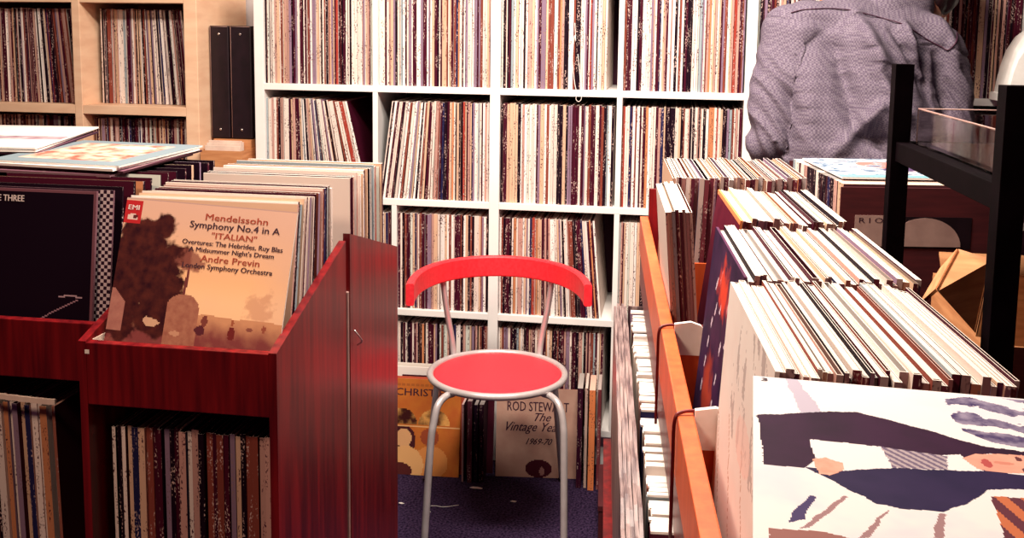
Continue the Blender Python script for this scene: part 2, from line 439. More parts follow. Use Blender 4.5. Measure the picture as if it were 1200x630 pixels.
for (r_, k), (mode, ge) in MODES.items():
    a, b_ = cell_span(k, r_ < 2)
    ind = None
    if (r_, k) == (2, 2): ind = ('from the middle upright, cell above the chair back', 'records in the white shelf cell above the chair back')
    if (r_, k) == (9, 9): ind = ('from the red bin, cell behind the chair back', 'records in the white shelf cell behind the chair back')
    fill_cell(a, b_, T_(r_), mode, ge, indiv=ind, seed=100 + r_ * 10 + k, recess=.012 if r_ > 0 else .02,
              bias=DARKB if (r_ == 0 or k >= 5) else None)
# string hanging over the shelf edge
mb = MB(); mb.tube(smooth_pts([(.0, .004, .215), (.004, -.002, .16), (.0, -.004, .175), (-.004, -.003, .10), (.004, -.004, .03), (.012, -.0135, .0), (.010, -.0145, -.018), (.018, -.0145, -.026), (.026, -.0145, -.018), (.026, -.0145, .0), (.022, -.006, .03), (.012, -.003, .12)], 6), .0011, 6)
tag(mb.build('string', 'string', loc=(-.317, SV + .004, 1.209)), 'white string dangling over the upper white shelf board in a loop', 'string')

# ------------------------------------------------------------------ birch shelving on the far side
WV = 3.12
birch = empty('shelving_unit', (-1.534, WV, 0), 0, 'pale birch wood shelving full of records beside the black binders', 'shelving')
def wbox(name, u0, u1, v0, v1, z0, z1):
    mb = MB(); mb.box((u0 + 1.534, v0 - WV, z0), (u1 + 1.534, v1 - WV, z1), bev=.002); mb.build(name, 'birch', birch)
wbox('upright', -1.579, -1.534, WV, WV + .38, 0, 1.95)
wbox('upright', -1.972, -1.944, WV, WV + .38, 0, 1.95)
wbox('upright', -2.375, -2.345, WV, WV + .38, 0, 1.95)
for (a, b_) in ((-1.944, -1.579), (-2.345, -1.972)):
    for z in (.40, .76, 1.121, 1.487, 1.93):
        wbox('shelf_board', a, b_, WV + .001, WV + .38, z - .015, z + .015)
mb = MB(); mb.box((-2.375 + 1.534, .38, 0), (0, .386, 1.95)); mb.build('back_panel', 'birch', birch)
fill_cell(-1.925, -1.580, 1.1365, 'l', 0, recess=.085, seed=501, v_front=WV, bias={'cream': 1, 'white': 1, 'tan': 1.5, 'black': 1.5})
fill_cell(-2.345, -1.974, 1.1365, 'l', 0, recess=.05, seed=502, v_front=WV, bias={'black': 1.5, 'dark maroon': 1.5})
fill_cell(-1.935, -1.580, .7755, None, .0, recess=.05, seed=503, v_front=WV, bias=DARKB, hmul=1.)
fill_cell(-2.345, -1.974, .7755, None, .02, recess=.07, seed=504, v_front=WV, bias=DARKB)
st = stuff.build('record_sleeves', 'sleeve')
tag(st, 'rows of thin record spines filling the other cells of white and birch shelving', 'records', None, 'stuff')

# black binders between the two shelvings, papers below
def binder(x0, x1, lab):
    t = empty('binder', ((x0 + x1) / 2, 3.2, 1.03), 0, lab, 'binder', 'black binders between the shelvings')
    w_ = x1 - x0
    mb = MB(); mb.box((-w_ / 2, 0, 0), (w_ / 2, .27, .372), bev=.004); mb.build('spine_cover', 'black_card', t)
    mb = MB(); mb.tube([(-w_ / 2 + .004, -.0012, .004), (-w_ / 2 + .004, -.0012, .369), (w_ / 2 - .004, -.0012, .369)], .0013, 6, ); mb.build('edging', 'tan_strip', t)
    mb = MB(); mb.ell((0, -.001, .345), (.004, .002, .004)); mb.ell((0, -.001, .03), (.004, .002, .004)); mb.build('rivet', 'chrome', t)
binder(-1.530, -1.463, 'black binder touching the birch shelf side, worn edges')
binder(-1.459, -1.385, 'black binder touching the white shelving, pale outlined edge')
cb = empty('cardboard_box', (-1.452, 3.10, .60), 0, 'small tan cardboard box of paper inserts under the black binders', 'box')
mb = MB()
for a, b_ in (((-.07, 0, 0), (.07, .004, .40)), ((-.07, .34, 0), (.07, .344, .40)), ((-.07, .004, 0), (-.066, .34, .40)), ((.066, .004, 0), (.07, .34, .40)), ((-.066, .004, 0), (.066, .34, .004))): mb.box(a, b_)
mb.box((-.066, .09, .004), (.066, .34, .428))
mb.build('carton', 'cardboard', cb)
for i in range(5):
    mb = MB(); mb.box((-.06, .012 + i * .014, .01), (.06 - i * .003, .018 + i * .014, .415 + .007 * (i % 3)), bev=.001); mb.build('paper_insert', 'cream_paper', cb)
sp = empty('stool', (-1.452, 3.27, 0), 0, 'dark wooden stand between the shelvings carrying the small cardboard box', 'stand')
mb = MB(); mb.box((-.075, -.17, .57), (.075, .2, .60), bev=.003); mb.build('top', 'mahogany', sp)
for sx in (-.06, .06):
    for sy in (-.15, .18):
        mb = MB(); mb.box((sx - .012, sy - .012, 0), (sx + .012, sy + .012, .57)); mb.build('leg', 'mahogany', sp)

# ------------------------------------------------------------------ centre and left record cabinets
def cabinet(name, u0, u1, v0, v1, zf, zp, label, front_lip=True, descending=False, inner_light=True):
    """side panels whose tops slope from zf at the front to zp at the rear (or the other way)"""
    t = empty(name, (u0, v0, 0), 0, label, 'record cabinet')
    W = u1 - u0; D = v1 - v0; th = .014
    za, zb = (zf, zp) if not descending else (zp, zf)
    for x in (0, W - th):
        mb = MB(); mb.prism([(0, 0), (D, 0), (D, zb), (0, za)], 'x', x, x + th); o = mb.build('side_panel', 'mahogany', t)
    if front_lip:
        mb = MB(); mb.box((th, 0, .765), (W - th, .018, .872), bev=.0015); mb.build('lip_board', 'mahogany', t)
    else:
        mb = MB(); mb.box((th, D - .018, .765), (W - th, D, .872), bev=.0015); mb.build('lip_board', 'mahogany', t)
    mb = MB(); mb.box((th, .018 if front_lip else 0, .768), (W - th, D - (0 if front_lip else .018), .784)); mb.build('bin_floor', 'mahogany', t)
    mb = MB(); mb.box((th, .01, .365), (W - th, D, .385)); mb.build('shelf_board', 'mahogany', t)
    mb = MB(); mb.box((th, .01, .05), (W - th, D, .07)); mb.build('bottom_board', 'mahogany', t)
    mb = MB(); mb.box((th, D - .008 if front_lip else 0, .07), (W - th, D if front_lip else .008, .765)); mb.build('back_panel', 'mahogany', t)
    return t, W, D
cab, W, D = cabinet('record_cabinet', -.978, -.628, 1.53, 1.885, .874, .988, 'red mahogany record cabinet holding the landscape sleeve, facing the camera')
mb = MB(); mb.box((.0142, .02, .785), (.0152, .30, .872)); mb.build('lit_inner_face', 'cream_paper', cab)  # pale sheet over the panel's inner face, its lit tone put into colour
mb = MB(); mb.box((.012, -.0006, .853), (.020, 0, .860)); mb.build('price_sticker', 'white_paper', cab)
cab2, W2, D2 = cabinet('record_cabinet', -.9985, -.624, 1.898, 2.245, .902, 1.000, 'red mahogany record cabinet backing onto the first, its side sloping away', front_lip=False, descending=True)
mb = MB(); mb.box((.3575, -.010, .02), (.3730, -.0005, .885), bev=.002); mb.build('edge_strip', 'tan_strip', cab2)
mb = MB(); mb.tube(smooth_pts([(.3755, .02, .80), (.3845, .02, .79), (.3885, .03, .775), (.3775, .035, .765)], 5), .0016, 6); mb.build('hook', 'chrome', cab2)
cab3, W3, D3 = cabinet('record_cabinet', -1.45, -1.000, 1.63, 2.25, .850, .99, 'red mahogany record cabinet holding the plain black sleeve')
mb = MB()
for i in range(14):
    a = i / 14; b2 = (i + 1) / 14
    za_ = .724 + .006 * math.cos(a * 3); zb_ = .724 + .006 * math.cos(b2 * 3)
    mb.box((.02 + .34 * a, -.004, za_), (.02 + .34 * b2, .001, za_ + .010))
mb.build('shelf_edge_strip', 'cream_paper', cab3)

# landscape sleeve
def landscape(x, y):
    sky = mixc((.98, .55, .27), (.68, .42, .32), sstep(.45, 1.0, y))
    sky = mixc(sky, (1.0, .64, .38), sstep(.62, .45, y) * .7)
    sky = mixc(sky, (.72, .46, .36), .4 * sstep(.75, 1, x) + .25 * fbm(x, y, 5, 3))
    # far hills and ground
    hz = .40 + .03 * fbm(x, 0, 6, 9)
    if y < hz: sky = mixc((.62, .30, .16), (.22, .05, .05), sstep(hz, .26, y) + .4 * fbm(x, y, 14, 2))
    d = 1e9
    for (cx, cy, rx, ry) in ((.10, .60, .20, .26), (.24, .58, .16, .22), (.13, .80, .13, .10), (.30, .50, .12, .16), (.34, .70, .09, .07), (.05, .42, .16, .22), (.28, .38, .18, .12), (.25, .86, .07, .07)):
        d = min(d, math.hypot((x - cx) / rx, (y - cy) / ry))
    tr = sstep(1.12, .86, d + .55 * fbm(x, y, 16, 5))
    c = mixc(sky, mixc((.022, .003, .008), (.09, .018, .014), .5 + fbm(x, y, 20, 1)), tr)
    # trunk bending right
    tx = .42 + .05 * (y - .5)
    if .38 < y < .66 and abs(x - tx) < .008: c = (.16, .04, .04)
    d2 = math.hypot((x - .43) / .09, (y - .68) / .07) + .9 * fbm(x, y, 22, 8)
    c = mixc(c, (.26, .08, .06), sstep(1.05, .6, d2) * .85)
    # rounded ruin and hut
    if .33 < x < .52 and y < .50 and math.hypot((x - .425) / .095, max(0, y - .42) / .085) < 1: c = mixc((.30, .10, .07), (.44, .19, .12), .5 + fbm(x, y, 30, 4))
    if x < .085 and .27 < y < .50 - 1.0 * max(0, x - .02): c = mixc((.32, .12, .10), (.42, .18, .14), .5 + fbm(x, y, 24, 4))
    # cattle and figures near the lip
    for (cx, cy, rx, ry, cc) in ((.255, .335, .045, .022, (.62, .38, .24)), (.225, .345, .015, .02, (.60, .36, .24)), (.40, .29, .03, .014, (.55, .28, .18)), (.54, .32, .028, .028, (.10, .02, .03)), (.56, .37, .018, .03, (.20, .05, .04)),
                                 (.72, .32, .02, .035, (.16, .02, .02)), (.72, .375, .010, .016, (.35, .10, .05)), (.82, .35, .02, .012, (.25, .08, .06)), (.90, .36, .012, .016, (.3, .08, .05))):
        if math.hypot((x - cx) / rx, (y - cy) / ry) + .4 * fbm(x, y, 50, 6) < 1: c = cc
    d3 = math.hypot((x - .86) / .10, (y - .47) / .09) + 1.2 * fbm(x, y, 18, 12)
    c = mixc(c, (.60, .28, .17), sstep(1.0, .5, d3) * .6)
    if x < .10 and .862 < y < .985:
        c = (.46, .02, .025)
        if math.hypot((x - .05) / .032, (y - .892) / .022) < 1 and y > .878: c = (.70, .52, .46)
        if math.hypot((x - .066) / .014, (y - .897) / .010) < 1: c = (.10, .02, .02)
    if y > .992: c = (.5, .32, .28)
    return c
tx = [('Mendelssohn', .66, .915, .36, .034, 2, 0), ('Symphony No.4 in A', .655, .868, .52, .036, 1, 0), ('"ITALIAN"', .66, .818, .26, .032, 2, 0),
      ('Overtures: The Hebrides, Ruy Blas', .655, .776, .58, .026, 1, 0), ("A Midsummer Night's Dream", .655, .738, .49, .026, 1, 0), ('Andre Previn', .655, .688, .34, .034, 2, 0), ('London Symphony Orchestra', .645, .648, .52, .028, 1, 0), ('EMI', .05, .935, .065, .026, 3, 0)]
o = art_sleeve('record_sleeve', .004, landscape, tx, 150, 150, back=(.3, .2, .18))
o.matrix_world = Matrix.Translation((-.803 + LP / 2, 1.550, .786)) @ Matrix.Rotation(R(-17), 4, 'X') @ Matrix.Rotation(R(2.5), 4, 'Y') @ Matrix.Translation((-LP / 2, 0, 0))
tag(o, 'tan classical sleeve with painted trees and Mendelssohn title at the front of the cabinet', 'record')

# rows of sleeves facing the camera: local frame turned so the cover faces -v
def facing_row(n, u, v0, v1, zb, lean0, lean1, where, group, seed, w0=.0, ujit=.003, dark=0.):
    rnd = random.Random(seed); step = (v1 - v0) / n
    for i in range(n):
        t = min(step * .68, rnd.uniform(.003, .010)); f = i / max(1, n - 1); le = lean0 + (lean1 - lean0) * f
        bias = {'cream': 2, 'white': 2, 'black': .8} if not dark else {'black': 6, 'dark maroon': 5, 'cream': .25, 'white': .2, 'tan': .3}
        col, wd = pick(rnd, bias); cov, wd2 = pick(rnd, bias)
        top = mixc(col, PAPER, .85 if not dark else .15)
        h = LP + rnd.uniform(-.006, .003)
        o = record(t, col, cov, top, Vector((0, 0, 0)), h=h, back=cov, mouth=True, inner=PAPER if not dark and rnd.random() < .6 else None, end=mixc(col, PAPER, .4),
                   label='%s record sleeve, %s %s' % (wd, ordn(i), where), group=group)
        # local: x thickness -> world v, y -> world -u (spine to the right)
        uu = u + LP / 2 + rnd.uniform(-ujit, ujit)
        o.matrix_world = Matrix.Translation((uu, v0 + step * i + t / 2, zb + .0015)) @ Matrix.Rotation(R(90), 4, 'Z') @ Matrix.Rotation(le, 4, 'Y')
facing_row(18, -.803, 1.612, 1.862, .7845, R(12), R(1), 'behind the painted landscape sleeve', 'sleeves behind the landscape sleeve', 11)
facing_row(14, -.806, 1.970, 2.215, .7845, R(0), R(-1), 'in the rear cabinet behind the landscape row', 'sleeves in the rear cabinet', 12)

# plain black sleeve with title and the dark stack behind it
def blackcov(x, y):
    c = (.006, .001, .006)
    if y > .985 or x > .985: c = (.16, .06, .08)
    for k in range(40):
        pass
    # curved white hairline
    f = (x - .62) / .30
    if 0 < f < 1 and abs(y - (.20 + .17 * f ** .8)) < .004: c = (.30, .16, .2)
    if .78 < x < .93 and abs(y - .375 - .012 * math.sin((x - .78) * 20)) < .005: c = (.40, .26, .3)
    return c
o = art_sleeve('record_sleeve', .006, blackcov, [('E THREE', .458, .925, .168, .036, 3, 0)], 120, 120, edge=(.16, .07, .09), back=(.02, .01, .02))
o.location = (-1.201, 1.668, .7845); o.rotation_euler = (R(-7.5), 0, R(0))
tag(o, 'plain black sleeve lettered E THREE at the front of its cabinet', 'record')
def checkcov(x, y):
    if x > .90: return (.50, .38, .40) if (int(x * 48) + int(y * 48)) % 2 else (.02, .005, .015)
    return (.03, .01, .02)
o = art_sleeve('record_sleeve', .005, checkcov, [], 96, 96, edge=(.15, .07, .09), back=(.02, .01, .02))
o.location = (-1.178, 1.686, .7845); o.rotation_euler = (R(-7.5), 0, R(0))
tag(o, 'sleeve with black and white checkered border peeking out behind the black one', 'record')
facing_row(13, -1.186, 1.70, 2.20, .7845, R(7), R(0), 'behind the plain black sleeve', 'dark sleeves behind the black sleeve', 13, dark=1)

# flat lying sleeves on top of the left cabinet
def flat_sleeve(cx, cy, z, rz, tilt, t, func, label, edge=(.85, .78, .74), nx=60, group=None, tilty=0):
    o = art_sleeve('record_sleeve', t, func, [], nx, nx, edge=edge, back=edge)
    # art faces -y locally; lay it so that it faces up
    o.matrix_world = Matrix.Translation((cx, cy, z)) @ Matrix.Rotation(rz, 4, 'Z') @ Matrix.Rotation(tilt, 4, 'X') @ Matrix.Rotation(tilty, 4, 'Y') @ Matrix.Rotation(R(-90), 4, 'X') @ Matrix.Translation((0, 0, -LP / 2))
    return tag(o, label, 'record', group)
def tealcov(x, y):
    c = (.20, .26, .30)
    if .12 < x < .86 and .14 < y < .88:
        v = fbm(x, y, 9, 21); c = mixc((.55, .10, .07), (.80, .62, .50), .5 + 1.6 * v)
        if math.hypot((x - .62) / .16, (y - .74) / .07) < 1: c = (.85, .72, .62)
    return c
def mauve(x, y): return (.20, .09, .13) if (x + y * .1) % .5 > .02 else (.3, .18, .2)
def palecov(x, y): return (.8, .74, .70)
G1 = 'sleeves lying flat on the left cabinet'
ZS = 1.1055
flat_sleeve(-1.262, 2.045, ZS, R(-4), R(1.5), .005, mauve, 'mauve sleeve lying lowest in the flat stack on the black sleeve row', edge=(.24, .13, .16), group=G1)
flat_sleeve(-1.245, 2.058, ZS + .0065, R(-3), R(1.5), .004, mauve, 'dark edged sleeve lying second from the bottom of the flat stack', edge=(.06, .02, .03), group=G1)
flat_sleeve(-1.250, 2.050, ZS + .0125, R(-6), R(1.5), .005, palecov, 'thick white edged sleeve lying just under the teal bordered cover', edge=(.88, .82, .78), group=G1)
flat_sleeve(-1.246, 2.060, ZS + .0175, R(-5), R(1.5), .004, tealcov, 'teal bordered cover with pinkish picture lying on top of the flat stack', edge=(.7, .66, .64), nx=90, group=G1)
def bandcov(x, y):
    if .35 < y < .5: return mixc((.30, .16, .20), (.55, .5, .55), .5 + fbm(x, y, 12, 3))
    if y > .93: return (.7, .62, .6)
    return (.86, .80, .76)
flat_sleeve(-1.545, 2.150, 1.1300, R(8), R(3.0), .004, mauve, 'dark sleeve lying under the white banded one, higher on the stack', edge=(.05, .02, .04), group=G1)
flat_sleeve(-1.550, 2.145, 1.1360, R(9), R(3.0), .004, palecov, 'cream sleeve lying between the white banded cover and a dark one', edge=(.86, .8, .75), group=G1)
flat_sleeve(-1.545, 2.150, 1.1420, R(7), R(3.0), .004, bandcov, 'white cover with dark band lying at the picture edge above the flat stack', edge=(.88, .84, .8), group=G1)
# neighbouring row under the banded sleeves
facing_row(3, -1.60, 1.95, 2.25, .83, R(3), R(0), 'in the crate beside the black sleeve row', 'sleeves in the crate at the picture edge', 14, dark=1)
cr = empty('crate', (-1.79, 1.90, 0), 0, 'dark wooden crate stand beside the black sleeve cabinet', 'crate')
mb = MB(); mb.box((0, 0, .80), (.30, .40, .829)); mb.build('crate_floor', 'mahogany', cr)
for a, b_ in (((0, 0, 0), (.02, .40, .95)), ((.285, 0, 0), (.30, .40, .95)), ((.02, .385, 0), (.285, .40, .95))):
    mb = MB(); mb.box(a, b_); mb.build('side_panel', 'mahogany', cr)
for ob in [x for x in COL.objects if x.get('group') == 'sleeves in the crate at the picture edge']:
    ob.location.x = -1.62 + .118

# lower shelf records, spines to the camera
def spine_row(u0, u1, v, zb, where, group, seed, lean=0., bias=None, tmin=.006, tmax=.014, h=LP, items=None):
    rnd = random.Random(seed); x = u0; i = 0
    while True:
        t = rnd.uniform(tmin, tmax)
        if x + t > u1: break
        col, wd = pick(rnd, bias); cov, _ = pick(rnd, bias)
        top = mixc(col, PAPER, .35)
        record(t, col, cov, top, Vector((x + t / 2, v + rnd.uniform(0, .012), zb + .001 + abs(math.sin(lean)) * t / 2)), lean=lean, h=h + rnd.uniform(-.004, .003), mouth=True,
               label='%s spined record, %s %s' % (wd, ordn(i), where), group=group)
        x += t / math.cos(lean) + rnd.uniform(.0004, .0016); i += 1
B_LOW = {'black': 1.3, 'dark maroon': 3, 'cream': .8, 'white': .3, 'brown': 3, 'dusty pink': 1.6, 'mauve grey': .7, 'navy': .3, 'pale blue': .3, 'pale grey': .2}
spine_row(-.948, -.646, 1.572, .3855, 'on the lower shelf below the landscape sleeve', 'records on the lower shelf of the centre cabinet', 31, bias=B_LOW, h=.325)
spine_row(-1.255, -1.118, 1.655, .3855, 'on the lower shelf below the black sleeve', 'records on the lower shelf of the black sleeve cabinet', 32, lean=R(-1.5), bias={'cream': 1.8, 'tan': 2, 'mauve grey': 2, 'dusty pink': 2, 'black': .3}, h=.316, tmin=.007, tmax=.014)
record(.006, (.30, .10, .07), (.05, .008, .015), (.5, .3, .25), Vector((-1.108, 1.660, .387)), lean=R(-1.5), label='brown edged sleeve ending the lower row below the black sleeve', group='records on the lower shelf of the black sleeve cabinet')

# ------------------------------------------------------------------ right hand browser table (turned slightly)
AT = math.atan(.07)
def TT(x, y, z=0): return Vector((x * math.cos(AT) - y * math.sin(AT), x * math.sin(AT) + y * math.cos(AT), z))
tab = empty('record_browser', (0, 0, 0), AT, 'long low bin table with orange lip full of upright records along the aisle', 'record browser')
X0, X1 = .095, .43; Y0, Y1 = .44, 2.50
def tbox(name, a, b_, mat='mahogany_light', bev=.001):
    mb = MB(); mb.box(a, b_, bev=bev); return mb.build(name, mat, tab)
tbox('lip', (X0, Y0, .868), (X0 + .020, Y1, .95), 'mahogany_light', .002)
tbox('rear_lip', (X1 - .016, Y0, .80), (X1, Y1, .95), 'mahogany')
tbox('bin_floor', (X0 + .02, Y0, .780), (X1 - .016, Y1, .799), 'mahogany')
tbox('front_panel', (X0 + .16, Y0 + .02, .05), (X0 + .175, Y1 - .02, .780), 'mahogany')
tbox('floor_apron', (X0 + .004, Y0, .780), (X0 + .02, Y1, .868), 'mahogany')
tbox('end_panel', (X0 + .175, Y1 - .02, 0), (X1 - .016, Y1, .780), 'mahogany')
tbox('end_panel', (X0 + .175, Y0, 0), (X1 - .016, Y0 + .02, .780), 'mahogany')
tbox('end_board', (X0 + .02, Y1 - .014, .799), (X1 - .016, Y1, 1.02), 'mahogany')
dvs = {}
for y in (.828, 1.188, 1.548, 1.998):
    mb = MB(); mb.prism([(X0 + .02, .80), (X1 - .016, .80), (X1 - .016, .95), (X0 + .06, .95), (X0 + .02, .94)], 'y', y - .003, y + .003)
    dvs[y] = mb.build('divider', 'mahogany_light', tab)
for y in (1.188, 1.548):    # pale plastic tabs hooked over the lip with a wire
    tv = []
    mb = MB()
    prof = [(X0 + .021, .905)] + [(X0 + .021 + .045 * math.sin(a_) , .905 + .040 * (1 - math.cos(a_)) ) for a_ in [R(k) for k in range(10, 91, 10)]] + [(X0 + .066, .905)]
    prof = [(X0 + .0205, .958), (X0 + .0205, .91), (X0 + .07, .91), (X0 + .07, .945), (X0 + .06, .957), (X0 + .045, .962)]
    mb.prism(prof, 'y', y - .012, y - .0045); mb.build('divider_tab', 'white_paper', dvs[y])
    mb = MB(); mb.tube(smooth_pts([(X0 + .075, y - .003, .9535), (X0 + .03, y - .003, .9545), (X0 + .006, y - .006, .9535), (X0 - .003, y - .012, .945), (X0 - .004, y - .014, .90), (X0 - .004, y - .014, .80)], 5), .0022, 6)
    mb.build('wire_hook', 'mahogany', dvs[y])

def bin_row(y0, x_left, x_right, lean, n, where, group, seed, zb=.8, xb=None, bias=None, mouth=True, near_jit=.010, special=None, tmax=.0075, inner=True, ang=0.):
    rnd = random.Random(seed)
    span = (x_right - x_left); x = x_left; i = 0
    avg = span / n
    while x < x_right - .002:
        t = max(.0022, avg * rnd.uniform(.55, 1.35))
        if x + t > x_right + .002: break
        col, wd = pick(rnd, bias); cov, _ = pick(rnd)
        light = rnd.random() < .86
        top = mixc(col, (.92, .86, .80), .90) if light else mixc(col, PAPER, .2)
        shaded_end = mixc(col, (.16, .03, .05), rnd.uniform(.35, .9))  # near ends darkened: their unlit look is mixed into the colour
        h = LP + rnd.uniform(-.005, .004); d = LP + rnd.uniform(-.001, .001)
        s_ = math.sin(lean)
        p = TT(x + t / 2 - LP * s_, y0 + rnd.uniform(-near_jit, near_jit * .6), zb + abs(s_) * t / 2 + .0005)
        twd = {True: wd, False: wd}[light]
        o = record(t * .93, shaded_end, cov, top, p, rz=AT + ang, lean=lean, h=h, mouth=mouth, inner=(PAPER if inner and light and t > .004 else None), rise=rnd.choice([0, 0, .0008]), end=shaded_end,
               label='%s record sleeve, %s %s' % (wd, ordn(i), where), group=group)
        x += t; i += 1
        if rnd.random() < .06: x += .0012
LB = {'cream': 2, 'white': 2.2, 'black': .9, 'dark maroon': .8, 'orange': 1.5, 'tan': 1.3}
bin_row(.862, .1545, .352, R(3.0), 31, 'from the aisle in the bin beside the portrait sleeve', 'records in the first bin of the browser', 41, bias=LB)
bin_row(1.205, .1740, .376, R(5.0), 31, 'from the aisle in the second bin past the portrait', 'records in the second bin of the browser', 42, bias=LB)
bin_row(1.580, .2180, .376, R(7.0), 21, 'from the brown cover in the third bin', 'records in the third bin of the browser', 43, bias=LB)
bin_row(1.655, .1030, .148, R(-4.5), 8, 'from the orange lip, small stack in the third bin', 'small stack by the lip in the third bin', 44, bias={'cream': 2, 'white': 2, 'tan': 2, 'black': 1.5, 'dark maroon': 1.5}, near_jit=.004)
bin_row(2.035, .1400, .405, R(2.0), 32, 'from the aisle in the far bin near the man', 'records in the farthest bin of the browser', 45, bias=LB, inner=False)

# printed covers of the outermost sleeves in the bins (seen from the aisle)
def side_cover(y0, xt, lean, t, func, label, edge, zb=.8, nx=90, h=LP, texts=()):
    o = art_sleeve('record_sleeve', t, func, list(texts), nx, nx, h=h, edge=edge, back=(.3, .2, .2))
    s_ = math.sin(lean)
    p = TT(xt - h * s_, y0 + LP / 2, zb + abs(s_) * t + .0005)
    # art faces -y; turn so that it faces the aisle (-x): rotate -90 about z, x local runs towards the camera
    o.matrix_world = Matrix.Translation(p) @ Matrix.Rotation(AT, 4, 'Z') @ Matrix.Rotation(lean, 4, 'Y') @ Matrix.Rotation(R(-90), 4, 'Z')
    return tag(o, label, 'record')
def sketch(x, y):       # x: far -> near
    c = mixc((.86, .80, .76), (.80, .70, .66), .5 + fbm(x, y, 5, 2))
    v = fbm(x * 1.0 + .4 * y, y * .35, 16, 31)
    if v > .16 and .25 < x < .9 and y > .55: c = mixc(c, (.45, .38, .38), .8)
    q = abs(math.sin(11 * (x * .9 + y * .55)) + .5 * fbm(x, y, 7, 4))
    if q < .05 and y < .6: c = (.52, .30, .22)
    if math.hypot((x - .6) / .16, (y - .62) / .08) < 1: c = mixc(c, (.86, .60, .55), .6)
    return c
side_cover(.858, .1500, R(3.0), .004, sketch, 'pale sleeve with faint sketched drawing facing the aisle in the front bin', (.84, .78, .74))
def nightcov(x, y):
    c = mixc((.012, .008, .035), (.06, .02, .07), .5 + fbm(x, y, 6, 2))
    for (cx, cy, a_, L) in ((.30, .80, .6, .08), (.42, .86, .7, .07), (.36, .70, .5, .07), (.50, .74, .6, .07), (.28, .62, .5, .06), (.24, .52, .4, .06), (.22, .42, .4, .06), (.62, .60, .5, .06), (.60, .46, .4, .06), (.20, .30, .3, .06), (.58, .34, .3, .06), (.30, .20, .3, .06), (.70, .8, .6, .07), (.74, .66, .5, .06)):
        dx = x - cx; dy = y - cy; s = dx * math.sin(a_) + dy * math.cos(a_); tt = dx * math.cos(a_) - dy * math.sin(a_)
        if abs(s) < L / 2 and abs(tt) < .011: c = (.62, .55, .66)
    d = math.hypot((x - .52) / .22, (y - .82) / .13) + .8 * fbm(x, y, 12, 9)
    c = mixc(c, (.70, .06, .03), sstep(1, .3, d))
    d = math.hypot((x - .40) / .20, (y - .30) / .25) + .8 * fbm(x, y, 8, 19)
    c = mixc(c, (.36, .05, .03), sstep(1, .4, d))
    return c
side_cover(1.200, .1692, R(5.0), .004, nightcov, 'dark blue sleeve with red splash and white dashes facing the aisle', (.10, .03, .08))
def browncov(x, y):
    c = mixc((.09, .006, .022), (.13, .012, .03), .5 + fbm(x, y, 8, 2))
    if math.hypot((x - .60) / .022, (y - .86) / .045) < 1: c = (.70, .55, .55)
    if y > .975: c = (.80, .25, .10)
    return c
side_cover(1.576, .2132, R(7.0), .004, browncov, 'dark brown sleeve with orange top edge heading the third bin', (.85, .30, .12))

# portrait sleeve lying across the front bin, and the records it lies on
CR = lambda pts: [(p[0], p[1]) for p in pts]
PX = {}
def uvp(pts):
    """outline corners given in hundredths of the sleeve: x from its hem end to its head end, y from the far edge towards the reader"""
    return [(a / 100., 1 - b_ / 100.) for a, b_ in pts]
COAT_UP = uvp([(1, 28), (11, 24), (18, 21), (24, 20), (32, 24), (39, 28), (45, 32), (48, 34), (57, 35), (70, 34), (70, 38), (49, 38), (43, 42), (27, 41), (12, 40), (13, 50), (10, 56), (2, 56)])
COAT_LOW = uvp([(10, 55), (13, 55), (18, 55), (28, 51), (46, 47), (53, 48), (70, 49), (66, 56), (52, 55), (45, 57), (42, 62), (35, 69), (28, 70), (23, 69), (19, 65), (15, 60)])
SHIRT = uvp([(12, 40), (27, 40), (29, 45), (43, 40), (44, 44), (46, 48), (28, 51), (18, 55), (13, 50)])
VEST = uvp([(27, 40), (40, 42), (39, 49), (28, 51)])
FACE = uvp([(43, 42), (46, 39), (50, 38), (56, 37), (60, 38), (61, 42), (59, 46), (54, 47), (47, 48), (45, 47)])
HAND = uvp([(12, 51), (15, 49), (16, 50), (18, 51), (18, 55), (15, 58), (13, 58)])
BRANCH = uvp([(46, 5), (54, 1), (100, 1), (100, 40), (57, 33), (51, 31), (46, 26), (45, 15)])
BARS = [uvp([(8, 83), (10, 82), (18, 67), (17, 67)]), uvp([(18, 84), (20, 83), (25, 71), (24, 72)]), uvp([(31, 80), (33, 80), (35, 70), (34, 70)])]
BLOB = uvp([(6, 81), (7, 77), (11, 68), (12, 69), (9, 79)])
BAND = uvp([(3, 84), (12, 83), (16, 84), (40, 93), (3, 90)])
STR = uvp([(45, 60), (52, 59), (56, 80), (50, 100), (43, 84)])
FOLD = uvp([(8, 0), (11, 0), (16, 22), (11, 24)])
